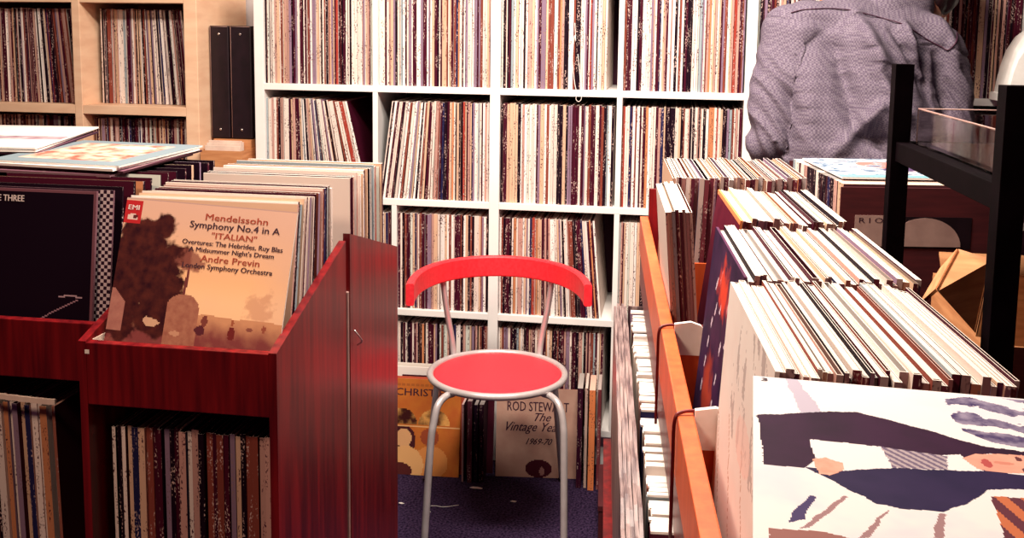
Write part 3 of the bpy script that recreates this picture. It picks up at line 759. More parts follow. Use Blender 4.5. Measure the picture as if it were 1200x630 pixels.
def portrait(x, y):
    c = (.86, .82, .84)
    c = mixc(c, (.74, .72, .80), sstep(.1, .5, fbm(x, y, 4, 2) + .2))
    wx = x + .008 * fbm(x, y, 22, 5); wy = y + .008 * fbm(x, y, 22, 6)
    if inpoly(wx, wy, FOLD): c = (.50, .46, .58)
    if inpoly(wx, wy, BRANCH) and math.sin(55 * (y + .25 * x) + 5 * fbm(x, y, 9, 3)) + 1.6 * fbm(x, y, 16, 7) > -.05: c = mixc((.05, .03, .12), (.30, .26, .38), .5 + 1.5 * fbm(x, y, 30, 1))
    for P_ in BARS:
        if inpoly(wx, wy, P_): c = (.34, .20, .22)
    if inpoly(wx, wy, BLOB): c = (.06, .04, .14)
    if inpoly(wx, wy, BAND): c = (.30, .13, .12)
    if inpoly(wx, wy, STR): c = (.55, .16, .07) if int((x + y * .3) * 40) % 2 else (.12, .03, .05)
    if inpoly(wx, wy, COAT_LOW): c = mixc((.014, .008, .05), (.028, .015, .07), .5 + fbm(x, y, 9, 2))
    if inpoly(wx, wy, COAT_UP): c = mixc((.020, .003, .022), (.038, .006, .038), .5 + fbm(x, y, 9, 2))
    if inpoly(wx, wy, SHIRT): c = (.86, .82, .85)
    if inpoly(wx, wy, VEST): c = (.45, .38, .42) if int((x * 1.3 + y) * 70) % 2 else (.16, .12, .20)
    if inpoly(wx, wy, HAND): c = mixc((.72, .30, .22), (.85, .46, .36), .5 + fbm(x, y, 30, 2))
    if inpoly(wx, wy, FACE):
        c = mixc((.70, .28, .22), (.84, .42, .32), .6 + fbm(x, y, 12, 2))
        if math.hypot((x - .475) / .010, (y - .565) / .022) < 1: c = (.45, .08, .08)
        for ey in (.545, .605):
            if math.hypot((x - .545) / .007, (y - ey) / .012) < 1: c = (.12, .03, .04)
        if math.hypot((x - .510) / .020, (y - .575) / .008) < 1: c = (.62, .24, .18)
    if x > .60 and .52 < y < .63: c = (.06, .02, .05)
    return c
o = art_sleeve('record_sleeve', .004, portrait, [('3', .028, .965, .014, .022, 1, 0)], 330, 330, edge=(.86, .82, .80), back=(.8, .76, .74))
o.matrix_world = Matrix.Translation((.069, .833, 1.1215)) @ Matrix.Rotation(R(-4), 4, 'Z') @ Matrix.Translation((LP / 2, -LP, 0)) @ Matrix.Rotation(R(-90), 4, 'X')
tag(o, 'large sleeve lying face up showing a reclining figure in dark coat and pale shirt', 'record')
random.seed(99)

# supporting stack under the portrait sleeve
bin_row(.470, .1545, .370, R(1.0), 8, 'beneath the lying portrait sleeve', 'records beneath the portrait sleeve', 46, tmax=.03, bias={'cream': 2, 'white': 2, 'dark maroon': 3, 'black': 2}, inner=False, zb=.7995)

# ------------------------------------------------------------------ disc case rack on the aisle side
rack = empty('disc_rack', (0, 0, 0), AT, 'clear plastic fronted floor rack of small disc cases along the orange lip', 'rack')
def rbox(name, a, b_, mat, bev=.001):
    mb = MB(); mb.box(a, b_, bev=bev); return mb.build(name, mat, rack)
RX0, RX1 = .073, .219
rbox('rack_floor', (RX0 - .004, 1.0, .596), (RX1, 2.42, .606), 'mahogany')
rbox('rack_base', (RX0 + .02, 1.02, .0), (RX1 - .01, 2.40, .40), 'mahogany')
rbox('lower_floor', (RX0 - .055, 1.0, .40), (RX1, 2.42, .41), 'mahogany')
for xx, zz in ((.036, .740), (.042, .747), (.048, .743), (.054, .750), (.060, .746)):
    pts = []
    mb = MB(); n_ = 36
    for k in range(n_):
        ya = 1.0 + 1.42 * k / n_; yb = 1.0 + 1.42 * (k + 1) / n_
        oa = .0005 * math.sin(k * .9 + xx * 300); ob = .0005 * math.sin((k + 1) * .9 + xx * 300)
        za = zz + .003 * math.sin(k * 1.7 + xx * 90); zb = zz + .003 * math.sin((k + 1) * 1.7 + xx * 90)
        vs = [(xx + oa, ya, .411), (xx + oa + .0055, ya, .411), (xx + oa + .0055, ya, za), (xx + oa, ya, za), (xx + ob, yb, .411), (xx + ob + .0055, yb, .411), (xx + ob + .0055, yb, zb), (xx + ob, yb, zb)]
        mb.add(vs, [(0, 4, 7, 3), (1, 2, 6, 5), (3, 7, 6, 2), (0, 1, 5, 4)] + ([(0, 3, 2, 1)] if k == 0 else []) + ([(4, 5, 6, 7)] if k == n_ - 1 else []))
    mb.build('clear_sheet', 'film', rack)
rbox('clear_end', (RX0 - .004, 2.416, .41), (RX1, 2.42, .745), 'film')
rnd = random.Random(5)
y = 2.405; i = 0; sec = 0
while y > 1.02 and i < 90:
    t = rnd.choice([.0104, .0104, .016, .014, .024, .024]); x = RX0 + rnd.uniform(.0, .006); zt = .134 + rnd.uniform(-.007, .003)
    if rnd.random() < .10: zt -= .02
    if i in (11, 21, 34, 47): y -= .012
    base = empty('disc_case', TT(x + .071, y - t / 2, .607), AT)
    near = y < 1.75
    cw = (pick(rnd, {'white': 3, 'cream': 3, 'black': .5})) 
    tag(base, '%s disc case, %s from the shelving end of the clear fronted rack' % (cw[1], ordn(i)), 'disc case', 'disc cases in the clear fronted rack')
    mb = MB(); mb.box((-.0125, -t / 2 + .001, 0), (.071, t / 2 - .001, zt), col=(.78, .70, .66, 0)); mb.box((-.071, -t / 2 + .0015, 0), (-.0125, t / 2 - .0015, zt - .002), col=(*cw[0], 0)); mb.build('case', 'sleeve', base)
    mb = MB(); mb.box((-.070, -t / 2 + .0006, zt - .002), (.068, t / 2 - .0006, zt + .0015), col=(*mixc(cw[0], (.92, .86, .82), .85), 0)); mb.build('insert', 'sleeve', base)
    y -= t + rnd.choice([.0005, .001, .001, .003]); i += 1

drb = empty('box', (-.175, 2.66, .0), R(4), 'small dark red box on the floor between disc rack and shelving', 'box')
mb = MB(); mb.box((0, 0, 0), (.085, .27, .10), bev=.003); mb.build('box_body', 'brown_carton', drb)
mb = MB(); mb.box((-.002, -.002, .101), (.087, .272, .118), bev=.002); mb.build('lid', 'brown_carton', drb)
# ------------------------------------------------------------------ red chair
CH = (-.468, 2.715); CRZ = R(11)
chair = empty('chair', (CH[0], CH[1], 0), CRZ, 'red round seated chair with curved red backrest and grey tube legs', 'chair')
sr = .187; sz = .452
mb = MB(); ring = [(sr * math.cos(2 * math.pi * k / 56), sr * math.sin(2 * math.pi * k / 56), sz) for k in range(56)]
mb.tube(ring, .0095, 10, closed=True); mb.build('seat_rim', 'tube_paint', chair)
mb = MB()   # padded disc
prof = [(0, .008), (.10, .0075), (.15, .0062), (.172, .004), (.178, 0.0), (.178, -.010), (0, -.012)]
seg = 56; vs = []; fs = []
for (r0, z0) in prof[1:-1]:
    for k in range(seg): vs.append((r0 * math.cos(2 * math.pi * k / seg), r0 * math.sin(2 * math.pi * k / seg), sz + z0))
nr = len(prof) - 2
for i in range(nr - 1):
    for k in range(seg): fs.append((i * seg + k, (i + 1) * seg + k, (i + 1) * seg + (k + 1) % seg, i * seg + (k + 1) % seg))
vs.append((0, 0, sz + .008)); vs.append((0, 0, sz - .012))
for k in range(seg):
    fs.append((nr * seg, k, (k + 1) % seg)); fs.append((nr * seg + 1, (nr - 1) * seg + (k + 1) % seg, (nr - 1) * seg + k))
mb.add(vs, fs, 0, None, True); mb.build('seat', 'seat_red', chair)
for s in (-1, 1):
    # front legs: leave the rim, run outwards and bend down
    mb = MB(); mb.tube(smooth_pts([(s * .120, -.120, sz - .014), (s * .140, -.150, sz - .012), (s * .158, -.176, sz - .026), (s * .168, -.192, sz - .066), (s * .174 - .003, -.205, sz - .14), (s * .184 - .010, -.235, .005)], 6), .0095, 10)
    lg = mb.build('leg', 'tube_paint', chair)
    mb = MB(); mb.ell((s * .184 - .010, -.235, .008), (.012, .012, .008)); mb.build('foot_cap', 'black_card', lg)
    mb = MB(); mb.tube(smooth_pts([(s * .135, .110, sz - .012), (s * .160, .150, sz - .02), (s * .172, .180, sz - .06), (s * .180, .21, sz - .14), (s * .212, .300, .005)], 6), .0095, 10)
    lg = mb.build('leg', 'tube_paint', chair)
    mb = MB(); mb.ell((s * .212, .300, .008), (.012, .012, .008)); mb.build('foot_cap', 'black_card', lg)
    mb = MB(); mb.tube(smooth_pts([(s * .125, .150, sz - .005), (s * .131, .160, .50), (s * .148, .150, .60), (s * .158, .135, .69)], 6), .0088, 10)
    mb.build('back_post', 'tube_paint', chair)
# backrest: curved band
mb = MB(); n_ = 40; vs = []; fs = []
for i in range(n_ + 1):
    f = i / n_; a = R(180) * f; e = abs(2 * f - 1)
    cx = -.236 * math.cos(a); cy = -.105 + .300 * math.sin(a) ** .85 if 0 < i < n_ else -.105
    nx_, ny_ = math.cos(a) * -1, math.sin(a) * .9
    L = math.hypot(nx_, ny_); nx_ /= L; ny_ /= L
    zc = .712 - .010 * e ** 2; hh = .030; th = .011
    inner = [(cx - nx_ * th, cy - ny_ * th), (cx + nx_ * th, cy + ny_ * th)]
    (ix, iy), (ox, oy) = inner
    bv = .004
    for (px_, py_, pz_) in ((ix, iy, zc - hh + bv), (ix, iy, zc + hh - bv), (ix + nx_ * bv, iy + ny_ * bv, zc + hh), (ox - nx_ * bv, oy - ny_ * bv, zc + hh), (ox, oy, zc + hh - bv), (ox, oy, zc - hh + bv), (ox - nx_ * bv, oy - ny_ * bv, zc - hh), (ix + nx_ * bv, iy + ny_ * bv, zc - hh)):
        vs.append((px_, py_, pz_))
for i in range(n_):
    for k in range(8): fs.append((i * 8 + k, i * 8 + (k + 1) % 8, (i + 1) * 8 + (k + 1) % 8, (i + 1) * 8 + k))
fs += [tuple(range(8))[::-1], tuple(n_ * 8 + k for k in range(8))]
mb.add(vs, fs, 0, None, False); mb.build('backrest', 'chair_red', chair)

# ------------------------------------------------------------------ sleeves leaning on the floor under the chair
def christie(x, y):
    c = mixc((.62, .20, .035), (.52, .12, .03), .5 + fbm(x, y, 6, 3))
    if y > .90: c = (.42, .12, .03) if .925 < y < .945 and int(x * 60) % 3 else c
    if .52 < y < .72:
        d1 = math.hypot((x - .38) / .16, (y - .52) / .17); d2 = math.hypot((x - .72) / .17, (y - .52) / .17)
        if d1 < 1 or d2 < 1: c = mixc((.05, .01, .01), (.85, .42, .12), sstep(0, 1, .5 + 1.5 * fbm(x, y, 6, 7)))
    if .505 < y < .515: c = (.80, .45, .2)
    if y < .5:
        d = math.hypot((x - .40) / .085, (y - .38) / .10)
        d2 = math.hypot((x - .68) / .10, (y - .40) / .09)
        if math.hypot((x - .39) / .14, (y - .35) / .17) < 1: c = (.07, .015, .02)
        if d < 1: c = (.78, .42, .20)
        if d2 < 1: c = (.34, .07, .03)
        b1 = math.hypot((x - .42) / .20, (y - .10) / .20)
        b2 = math.hypot((x - .70) / .18, (y - .14) / .17)
        if b2 < 1: c = (.74, .28, .08)
        if b1 < 1: c = (.82, .44, .18)
        if math.hypot((x - .34) / .16, (y - .04) / .09) < 1: c = (.10, .02, .02)
    return c
def floor_sleeve(u, v, rz, w_, h_, func, texts, label, edge, tilt=7, nx=80, t=.005, group=None):
    o = art_sleeve('record_sleeve', t, func, texts, nx, nx, w=w_, h=h_, edge=edge, back=edge)
    o.location = (u, v, .0008); o.rotation_euler = (R(-tilt), 0, rz)
    return tag(o, label, 'record', group)
floor_sleeve(-.790, 3.005, R(3), .300, .300, christie, [('CHRISTIE', .56, .825, .52, .075, 1, 0)], 'orange sleeve titled CHRISTIE with portraits leaning beside the chair leg', (.6, .25, .08), 10)
def parch(x, y):
    c = mixc((.58, .36, .28), (.46, .25, .20), .5 + fbm(x, y, 5, 3))
    d = math.hypot((x - .52) / .16, (y - .10) / .10)
    if d < 1: c = (.07, .01, .02)
    if math.hypot((x - .56) / .03, (y - .07) / .05) < 1 : c = (.4, .2, .18)
    return c
floor_sleeve(-.398, 3.060, R(6), .262, .280, parch, [('ROD STEWART', .50, .745, .74, .105, 1, 0), ('The', .56, .635, .20, .09, 1, .5), ('Vintage Years', .48, .52, .72, .10, 1, .5), ('1969-70', .52, .37, .32, .07, 1, .5)],
             'parchment sleeve titled ROD STEWART leaning on the floor under the seat', (.35, .16, .12), 7)
def darkc(x, y): return (.05, .006, .015)
def orangec(x, y): return (.60, .14, .05) if y < .97 else (.7, .4, .2)
def redbrown(x, y): return mixc((.50, .07, .05), (.66, .13, .06), .5 + fbm(x, y, 5, 8))
def creamc(x, y): return (.74, .55, .40)
G2 = 'sleeves leaning on the floor against the shelving'
floor_sleeve(-.745, 3.030, R(3), .300, .300, redbrown, [], 'red brown sleeve leaning just behind the CHRISTIE sleeve', (.5, .12, .06), 9, 40, group=G2)
floor_sleeve(-.690, 3.055, R(3), .300, .300, darkc, [], 'near black sleeve leaning behind the red brown sleeve', (.10, .03, .04), 7, 10, group=G2)
for i, (u, c1, lab, t) in enumerate(((-.800, (.86, .8, .76), 'white topped sleeve standing behind the CHRISTIE sleeve', .008), (-.820, (.75, .68, .62), 'cream topped sleeve standing nearest the shelf behind CHRISTIE', .010))):
    o = art_sleeve('record_sleeve', t, lambda x, y, c1=c1: c1, [], 8, 8, w=.31, h=.318 + .006 * i, edge=c1, back=c1)
    o.location = (u, 3.075 + .016 * i, .0008); o.rotation_euler = (R(-6), 0, R(2)); tag(o, lab, 'record', G2)
# spine-out and fanned ones between and beside
for i, (u, v, t, c1, rz, lab) in enumerate(((-.600, 2.985, .014, (.12, .03, .05), 0, 'dark maroon record standing spine out beside the parchment sleeve'), (-.582, 2.990, .010, (.02, .006, .02), 0, 'black record standing spine out against the parchment sleeve'),
                                            (-.565, 2.995, .014, (.03, .006, .02), 0, 'black record touching the parchment sleeve, spine out'), (-.622, 2.985, .006, (.40, .22, .22), 0, 'dusty pink record standing spine out near the back chair leg'))):
    record(t, c1, (.03, .01, .02), mixc(c1, PAPER, .3), Vector((u, v, .0008)), rz=R(2), h=.25 if i else .262, d=.155, label=lab, group=G2, end=c1)
for i, (u, v, t, c1, lab) in enumerate(((-.262, 3.010, .016, (.04, .005, .02), 'black thick record standing right beside the parchment sleeve'), (-.243, 3.015, .008, (.55, .40, .34), 'cream record standing between black and orange ones on the floor'),
                                        (-.224, 3.000, .018, (.78, .24, .09), 'bright orange spined record standing on the floor beside the rack'), (-.203, 3.010, .010, (.16, .03, .04), 'maroon record standing on the floor closest to the rack'))):
    record(t, c1, mixc(c1, (.1, .02, .02), .5), mixc(c1, PAPER, .5), Vector((u, v, .0008)), rz=R(3), h=.318, d=.14, label=lab, group=G2, end=c1)

# paper scraps on the carpet
for i, (u, v, s) in enumerate(((-.571, 2.950, .022), (-.443, 2.881, .012), (-.770, 2.808, .010), (-.675, 2.770, .006))):
    rnd = random.Random(i); mb = MB(); n_ = 9; pts = [(s * rnd.uniform(.5, 1) * math.cos(6.283 * k / n_), .4 * s * rnd.uniform(.5, 1) * math.sin(6.283 * k / n_)) for k in range(n_)]
    mb.prism(pts, 'z', .0, .0018)
    tag(mb.build('paper_scrap', 'white_paper', loc=(u, v, .0012)), ['largest white paper scrap on the blue carpet under the chair', 'white paper scrap below the parchment sleeve', 'small white scrap on carpet by the red cabinet', 'tiny white scrap on the carpet inside the chair legs'][i], 'paper scrap', 'white paper scraps on the carpet')
mb = MB(); mb.tube(smooth_pts([(0, 0, .001), (.03, .012, .001), (.06, .010, .001), (.10, .03, .001)], 5), .0009, 5)
tag(mb.build('thread', 'string', loc=(-.70, 2.80, .0)), 'thin pale thread lying curved on the carpet', 'thread')

# ------------------------------------------------------------------ black metal rack with clear tray at the right
mr = empty('metal_rack', (.385, 1.3, 0), 0, 'black metal post rack with cross rail carrying a clear tray', 'rack'); mr.rotation_euler = (0, 0, R(2.4))
PW = .015
for (x, y, top) in ((0, 0, 1.342), (-.005, .5, 1.352), (.42, 0, 1.342), (.42, .5, 1.352)):
    mb = MB(); mb.box((x - PW + .013, y - PW, 0), (x + PW + .013, y + PW, top), bev=.001); mb.build('post', 'black_metal', mr)
mb = MB(); mb.box((.0, .0, 1.190), (.024, .5, 1.222), bev=.001); mb.build('cross_rail', 'black_metal', mr)
mb = MB(); mb.box((.42, .0, 1.190), (.444, .5, 1.222), bev=.001); mb.build('cross_rail', 'black_metal', mr)
mb = MB(); mb.box((.0, .488, 1.190), (.43, .512, 1.222), bev=.001); mb.build('cross_rail', 'black_metal', mr)
mb = MB(); mb.box((.02, .0, 1.206), (.424, .49, 1.214)); mb.build('shelf_plate', 'black_metal', mr)
tr = empty('clear_tray', (.409, 1.32, 1.2225), R(2.4), 'open clear plastic tray sitting on the black metal rack', 'tray')
for nm, a, b_ in (('tray_wall', (0, 0, 0), (.003, .44, .058)), ('tray_wall', (0, .437, 0), (.36, .44, .058)), ('tray_wall', (.357, 0, 0), (.36, .44, .058)), ('tray_wall', (0, 0, 0), (.36, .003, .058)), ('tray_floor', (0, 0, 0), (.36, .44, .003))):
    mb = MB(); mb.box(a, b_); mb.build(nm, 'clear_plastic', tr)
mb = MB(); mb.tube([(.0015, .0, .058), (.0015, .4385, .058), (.0015, .4385, .0)], .0015, 6); mb.tube([(.0015, .4385, .058), (.36, .4385, .058)], .0012, 6); mb.build('tray_rim', 'tan_strip', tr)

# side table carrying box and carton
stb = empty('side_table', (.46, .9, 0), 0, 'dark side table behind the browser carrying the brown record box', 'table')
mb = MB(); mb.box((.0, .0, .79), (.62, .51, .815), bev=.002); mb.build('table_top', 'black_metal', stb)
for x, y in ((.58, .03), (.58, .48), (.03, .48), (.03, .03)):
    mb = MB(); mb.box((x - .02, y - .02, 0), (x + .02, y + .02, .79)); mb.build('leg', 'black_metal', stb)

# lower rack shelf with an opened corrugated carton
mb = MB(); mb.box((.02, .0, .80), (.424, .49, .812)); mb.build('shelf_plate', 'black_metal', mr)
oc = empty('open_carton', (.425, 1.335, .8125), R(0), 'open corrugated cardboard carton with raised flaps on the black rack', 'box')
mb = MB()
for a, b_ in (((0, 0, 0), (.36, .004, .20)), ((0, .40, 0), (.36, .404, .20)), ((0, .004, 0), (.004, .40, .20)), ((.356, .004, 0), (.36, .40, .20)), ((.004, .004, 0), (.356, .40, .004))): mb.box(a, b_)
mb.build('carton_body', 'cardboard', oc)
def flap(p, name='flap'):
    mb = MB(); q = [Vector(k) for k in p]; nrm = (q[1] - q[0]).cross(q[2] - q[0]).normalized() * .004
    vs = [tuple(k) for k in q] + [tuple(k + nrm) for k in q]
    mb.add(vs, [(3, 2, 1, 0), (4, 5, 6, 7), (0, 1, 5, 4), (1, 2, 6, 5), (2, 3, 7, 6), (3, 0, 4, 7)]); return mb.build(name, 'cardboard', oc)
flap([(.0, .03, .20), (.0, .20, .20), (-.005, .085, .287), (-.040, .010, .208)])
flap([(-.040, .010, .212), (-.005, .085, .291), (-.037, .120, .296), (-.099, -.030, .274)])
flap([(-.099, -.030, .274), (-.037, .120, .296), (-.060, .110, .270), (-.112, -.010, .250)])
flap([(.012, .40, .20), (.34, .40, .20), (.33, .455, .222), (.02, .455, .222)])

stb.location = (.0, 0, 0); stb.rotation_euler = (0, 0, AT)
for c_ in stb.children: c_.location = (.455, 2.03, 0)
# brown record carton, open top full of sleeves
BX = empty('record_box', (.330, 2.10, .8155), R(8), 'dark brown carton of records with cream label and half moon hand hole', 'box')
bw_, bd_, bh_ = .330, .42, .282
mb = MB(); mb.box((0, 0, 0), (bw_, .005, bh_)); mb.build('front_panel', 'brown_carton', BX)
mb = MB(); mb.box((0, bd_ - .005, 0), (bw_, bd_, bh_)); mb.build('rear_panel', 'brown_carton', BX)
mb = MB(); mb.box((0, .005, 0), (.003, bd_ - .005, .10)); mb.build('side_panel', 'cardboard', BX)
mb = MB(); mb.box((bw_ - .005, .005, 0), (bw_, bd_ - .005, bh_)); mb.build('side_panel', 'brown_carton', BX)
mb = MB(); mb.box((.005, .005, 0), (bw_ - .005, bd_ - .005, .005)); mb.build('carton_floor', 'brown_carton', BX)
mb = MB(); mb.box((.030, -.0012, .163), (.094, -.0002, .226)); lbl = mb.build('cream_label', 'dim_paper', BX)
tv, tf = text_geo('R I O', .048, .010); mb = MB(); mb.add([(.062 + p[0], -.0016, .211 + p[1]) for p in tv], tf); mb.build('label_lettering', 'ink', lbl)
mb = MB(); mb.box((.098, -.001, .160), (.262, -.0002, .224)); mb.build('hand_hole', 'black_card', BX)
mb = MB(); mb.prism([(.170 + .072 * math.cos(R(k)), .164 + .058 * math.sin(R(k))) for k in range(0, 181, 9)], 'y', -.002, -.0011); mb.build('inner_disc_sleeve', 'dim_paper', BX)
rnd = random.Random(77); M0 = Matrix.Translation(BX.location) @ Matrix.Rotation(R(8), 4, 'Z'); y = .014; i = 0
while y < bd_ - .02:
    t = rnd.uniform(.020, .040); col, wd = pick(rnd, {'cream': 2, 'white': 2, 'black': 4, 'tan': 2}); p = M0 @ Vector((.004 + rnd.uniform(0, .005), y + t / 2, .0055))
    record(t, col, (.1, .03, .04), mixc(col, PAPER, .3), p, rz=R(8 - 90), h=.281, d=.315, end=col, label='%s record standing in the brown carton, %s from its labelled front' % (wd, ordn(i)), group='records standing in the brown carton')
    y += t + .003; i += 1
def collage(x, y):
    v = fbm(x, y, 7, 51); q = fbm(x, y * 2.2, 9, 61)
    c = (.40, .47, .55)
    if q > .10: c = (.62, .55, .58)
    if q < -.10: c = (.08, .14, .24)
    if .30 < x < .62 and .45 < y < .8 and v > .0: c = (.62, .20, .18)
    if math.hypot((x - .55) / .14, (y - .42) / .10) + v < 1: c = (.10, .06, .14)
    if y < .12: c = (.20, .42, .48) if int(x * 60) % 2 or int(y * 60) % 2 else (.10, .20, .26)
    return c
o = art_sleeve('record_sleeve', .004, collage, [], 90, 90, edge=(.75, .72, .74), back=(.6, .5, .5))
o.matrix_world = M0 @ Matrix.Translation((.176, .215, .2905 + .004)) @ Matrix.Rotation(R(0), 4, 'Z') @ Matrix.Rotation(R(-90), 4, 'X') @ Matrix.Translation((0, 0, -LP / 2))
tag(o, 'pale blue collage cover lying flat on top of the brown carton', 'record')

# white bag standing at the shelf edge behind the metal rack
bg = empty('bag', (.905, SV - .02, ZB[3] + .011), 0, 'overexposed white bag bulging over the shelf board beside the man', 'bag')
mb = MB()
prof = [(-.010, 0), (-.010, .020), (.002, .022), (.006, .055), (.014, .10), (.027, .145), (.050, .185), (.085, .215), (.13, .225), (.18, .20), (.215, .14), (.225, .06), (.226, 0)]
n_ = len(prof); vs = []; 
for yy, sc in ((-.098, .80), (-.088, .93), (-.065, 1.), (-.01, 1.), (.014, .97), (.024, .90)):
    vs += [(.04 + (p[0] - .04) * sc, yy, p[1] * sc) for p in prof]
fs = [tuple(range(n_)), tuple(5 * n_ + k for k in range(n_))[::-1]]
for r_ in range(5):
    for k in range(n_): fs.append((r_ * n_ + k, (r_ + 1) * n_ + k, (r_ + 1) * n_ + (k + 1) % n_, r_ * n_ + (k + 1) % n_))
mb.add(vs, fs); mb.build('bag_body', 'white_cloth', bg)
mb = MB(); mb.tube([(-.009, -.05, .0215), (-.009, .0, .0215)], .002, 6); mb.build('fold', 'white_cloth', bg)

# ------------------------------------------------------------------ the man, seen from behind
def limb(mb, a, b_, ra, rb, n=7):
    a = Vector(a); b_ = Vector(b_)
    mb.tube([a.lerp(b_, k / n) for k in range(n + 1)], [ra + (rb - ra) * k / n for k in range(n + 1)], 16)
    mb.ell(a, (ra, ra, ra), seg=16, ring=10); mb.ell(b_, (rb, rb, rb), seg=16, ring=10)
def remeshed(mb, name, mat, voxel, parent, smooth=6, disp=None):
    o = mb.build('tmp_shape', mat)
    md = o.modifiers.new('r', 'REMESH'); md.mode = 'VOXEL'; md.voxel_size = voxel; md.use_smooth_shade = True
    if smooth: ms = o.modifiers.new('s', 'SMOOTH'); ms.factor = .5; ms.iterations = smooth
    dg = bpy.context.evaluated_depsgraph_get(); me = bpy.data.meshes.new_from_object(o.evaluated_get(dg))
    bpy.data.objects.remove(o)
    me.materials.clear(); me.materials.append(MAT[mat])
    if disp:
        ns = [v.normal.copy() for v in me.vertices]
        for v, n_ in zip(me.vertices, ns): v.co += n_ * disp(v.co, n_)
    for p in me.polygons: p.use_smooth = True
    me.name = name; ob = bpy.data.objects.new(name, me); link(ob, parent); return ob
OV, OU = 2.80, .47          # where he stands
man = empty('person', (OU, OV, 0), 0, 'person seen from behind in a finely checked grey shirt, leaning over the shelves', 'person')
def J(u, v, z): return (u - OU, v - OV, z)
HIP = J(.47, 2.74, .93)
SHL, SHR = J(.285, 2.80, 1.405), J(.665, 2.84, 1.355)
ELL, ELR = J(.248, 2.74, 1.13), J(.712, 2.83, 1.08)
WRL, WRR = J(.300, 2.86, .93), J(.66, 2.98, .92)
HEAD = J(.690, 2.99, 1.555)
body = MB()
for s, hx in ((-1, -.095), (1, .095)):
    hp = (HIP[0] + hx, HIP[1], .90); kn = (HIP[0] + hx * 1.1, HIP[1] + .02, .49); an = (HIP[0] + hx * 1.15, HIP[1] - .01, .09)
    limb(body, hp, kn, .082, .055); limb(body, kn, an, .054, .038)
    limb(body, (an[0], an[1] - .02, .045), (an[0] + s * .02, an[1] + .17, .030), .040, .028)
body.ell((HIP[0], HIP[1], .96), (.165, .11, .13))
body.ell((HIP[0], HIP[1] + .045, 1.14), (.125, .07, .17))
body.ell((HIP[0] + .005, HIP[1] + .075, 1.27), (.135, .075, .15))
limb(body, (SHL[0] + .02, SHL[1] + .02, SHL[2] - .02), (SHR[0] - .02, SHR[1] + .01, SHR[2] - .01), .045, .045)
limb(body, J(.53, 2.87, 1.39), J(.66, 2.95, 1.48), .052, .052)
for a, e, w_ in ((SHL, ELL, WRL), (SHR, ELR, WRR)):
    limb(body, a, e, .048, .038); limb(body, e, w_, .038, .026)
body.ell(HEAD, (.073, .090, .108), seg=24, ring=16)
body.ell((HEAD[0] + .012, HEAD[1] + .045, HEAD[2] - .06), (.050, .055, .055))       # jaw
limb(body, (HEAD[0] + .015, HEAD[1] + .088, HEAD[2] + .005), (HEAD[0] + .018, HEAD[1] + .108, HEAD[2] - .022), .010, .013)   # nose
body.ell((HEAD[0] + .018, HEAD[1] + .092, HEAD[2] - .052), (.022, .010, .008))      # mouth
for s in (-1, 1): body.ell((HEAD[0] + s * .075, HEAD[1] + .005, HEAD[2] - .008), (.010, .018, .032))   # ears
def hand(mb, wr, aim, side):
    wr = Vector(wr); aim = Vector(aim).normalized(); sd = Vector(side).normalized(); nrm = aim.cross(sd).normalized()
    palm = wr + aim * .050
    M_ = Matrix((sd, nrm, aim)).transposed()
    mb.ell(palm, (.040, .016, .050), M=M_)
    for k, (off, L) in enumerate(((-.030, .062), (-.010, .074), (.010, .069), (.030, .054))):
        p0 = wr + aim * .085 + sd * off; p1 = p0 + aim * L * .5 + nrm * L * .10; p2 = p1 + aim * L * .38 + nrm * L * .32
        mb.tube([p0 - aim * .02, p0, p1, p2], [.0098, .0095, .009, .0075], 10); mb.ell(p2, (.0076, .0076, .0076))
    p0 = wr + aim * .030 - sd * .030; p1 = p0 - sd * .024 + aim * .026 + nrm * .008; p2 = p1 + aim * .030 - sd * .006 + nrm * .008
    mb.tube([p0, p1, p2], [.014, .011, .0085], 10); mb.ell(p2, (.0086, .0086, .0086))
hand(body, WRL, (.15, .55, -.75), (1, 0, .1)); hand(body, WRR, (-.25, .6, -.6), (-1, -.2, .1))
remeshed(body, 'body', 'skin', .0055, man, 3)
# hair
hb = MB(); hb.ell((HEAD[0] - .004, HEAD[1] - .014, HEAD[2] + .018), (.084, .096, .105), seg=24, ring=16); hb.ell((HEAD[0] - .01, HEAD[1] - .045, HEAD[2] - .045), (.062, .050, .062))
def hdisp(co, n):
    return .006 * noise.noise(co * 40) + .003 * noise.noise(Vector((co.x * 90, co.y * 90, co.z * 20)))
ho = remeshed(hb, 'hair', 'hair', .006, man, 2, hdisp)
bmx = bmesh.new(); bmx.from_mesh(ho.data)     # trim the hair away from the face
bmesh.ops.delete(bmx, geom=[v for v in bmx.verts if v.co.y > HEAD[1] + .045 and v.co.z < HEAD[2] + .045], context='VERTS'); bmx.to_mesh(ho.data); bmx.free()
for s in (-1, 1):
    e_ = MB(); e_.ell((HEAD[0] + .014 + s * .030, HEAD[1] + .080, HEAD[2] + .008), (.012, .010, .009)); e_.build('eye', 'white_paper', man)
# trousers
tb = MB()
for s, hx in ((-1, -.095), (1, .095)):
    hp = (HIP[0] + hx, HIP[1], .90); kn = (HIP[0] + hx * 1.1, HIP[1] + .02, .49); an = (HIP[0] + hx * 1.15, HIP[1] - .01, .10)
    limb(tb, hp, kn, .100, .075); limb(tb, kn, an, .075, .060)
tb.ell((HIP[0], HIP[1], .95), (.180, .125, .10))
remeshed(tb, 'trousers', 'trouser', .010, man, 4)
for s in (-1, 1):
    a_ = (HIP[0] + s * .110, HIP[1] - .01); f_ = MB(); limb(f_, (a_[0], a_[1] - .03, .048), (a_[0] + s * .02, a_[1] + .17, .040), .046, .038); f_.box((a_[0] - .04, a_[1] - .07, .001), (a_[0] + .05, a_[1] + .20, .02), bev=.004)
    remeshed(f_, 'shoe', 'black_card', .006, man, 2)
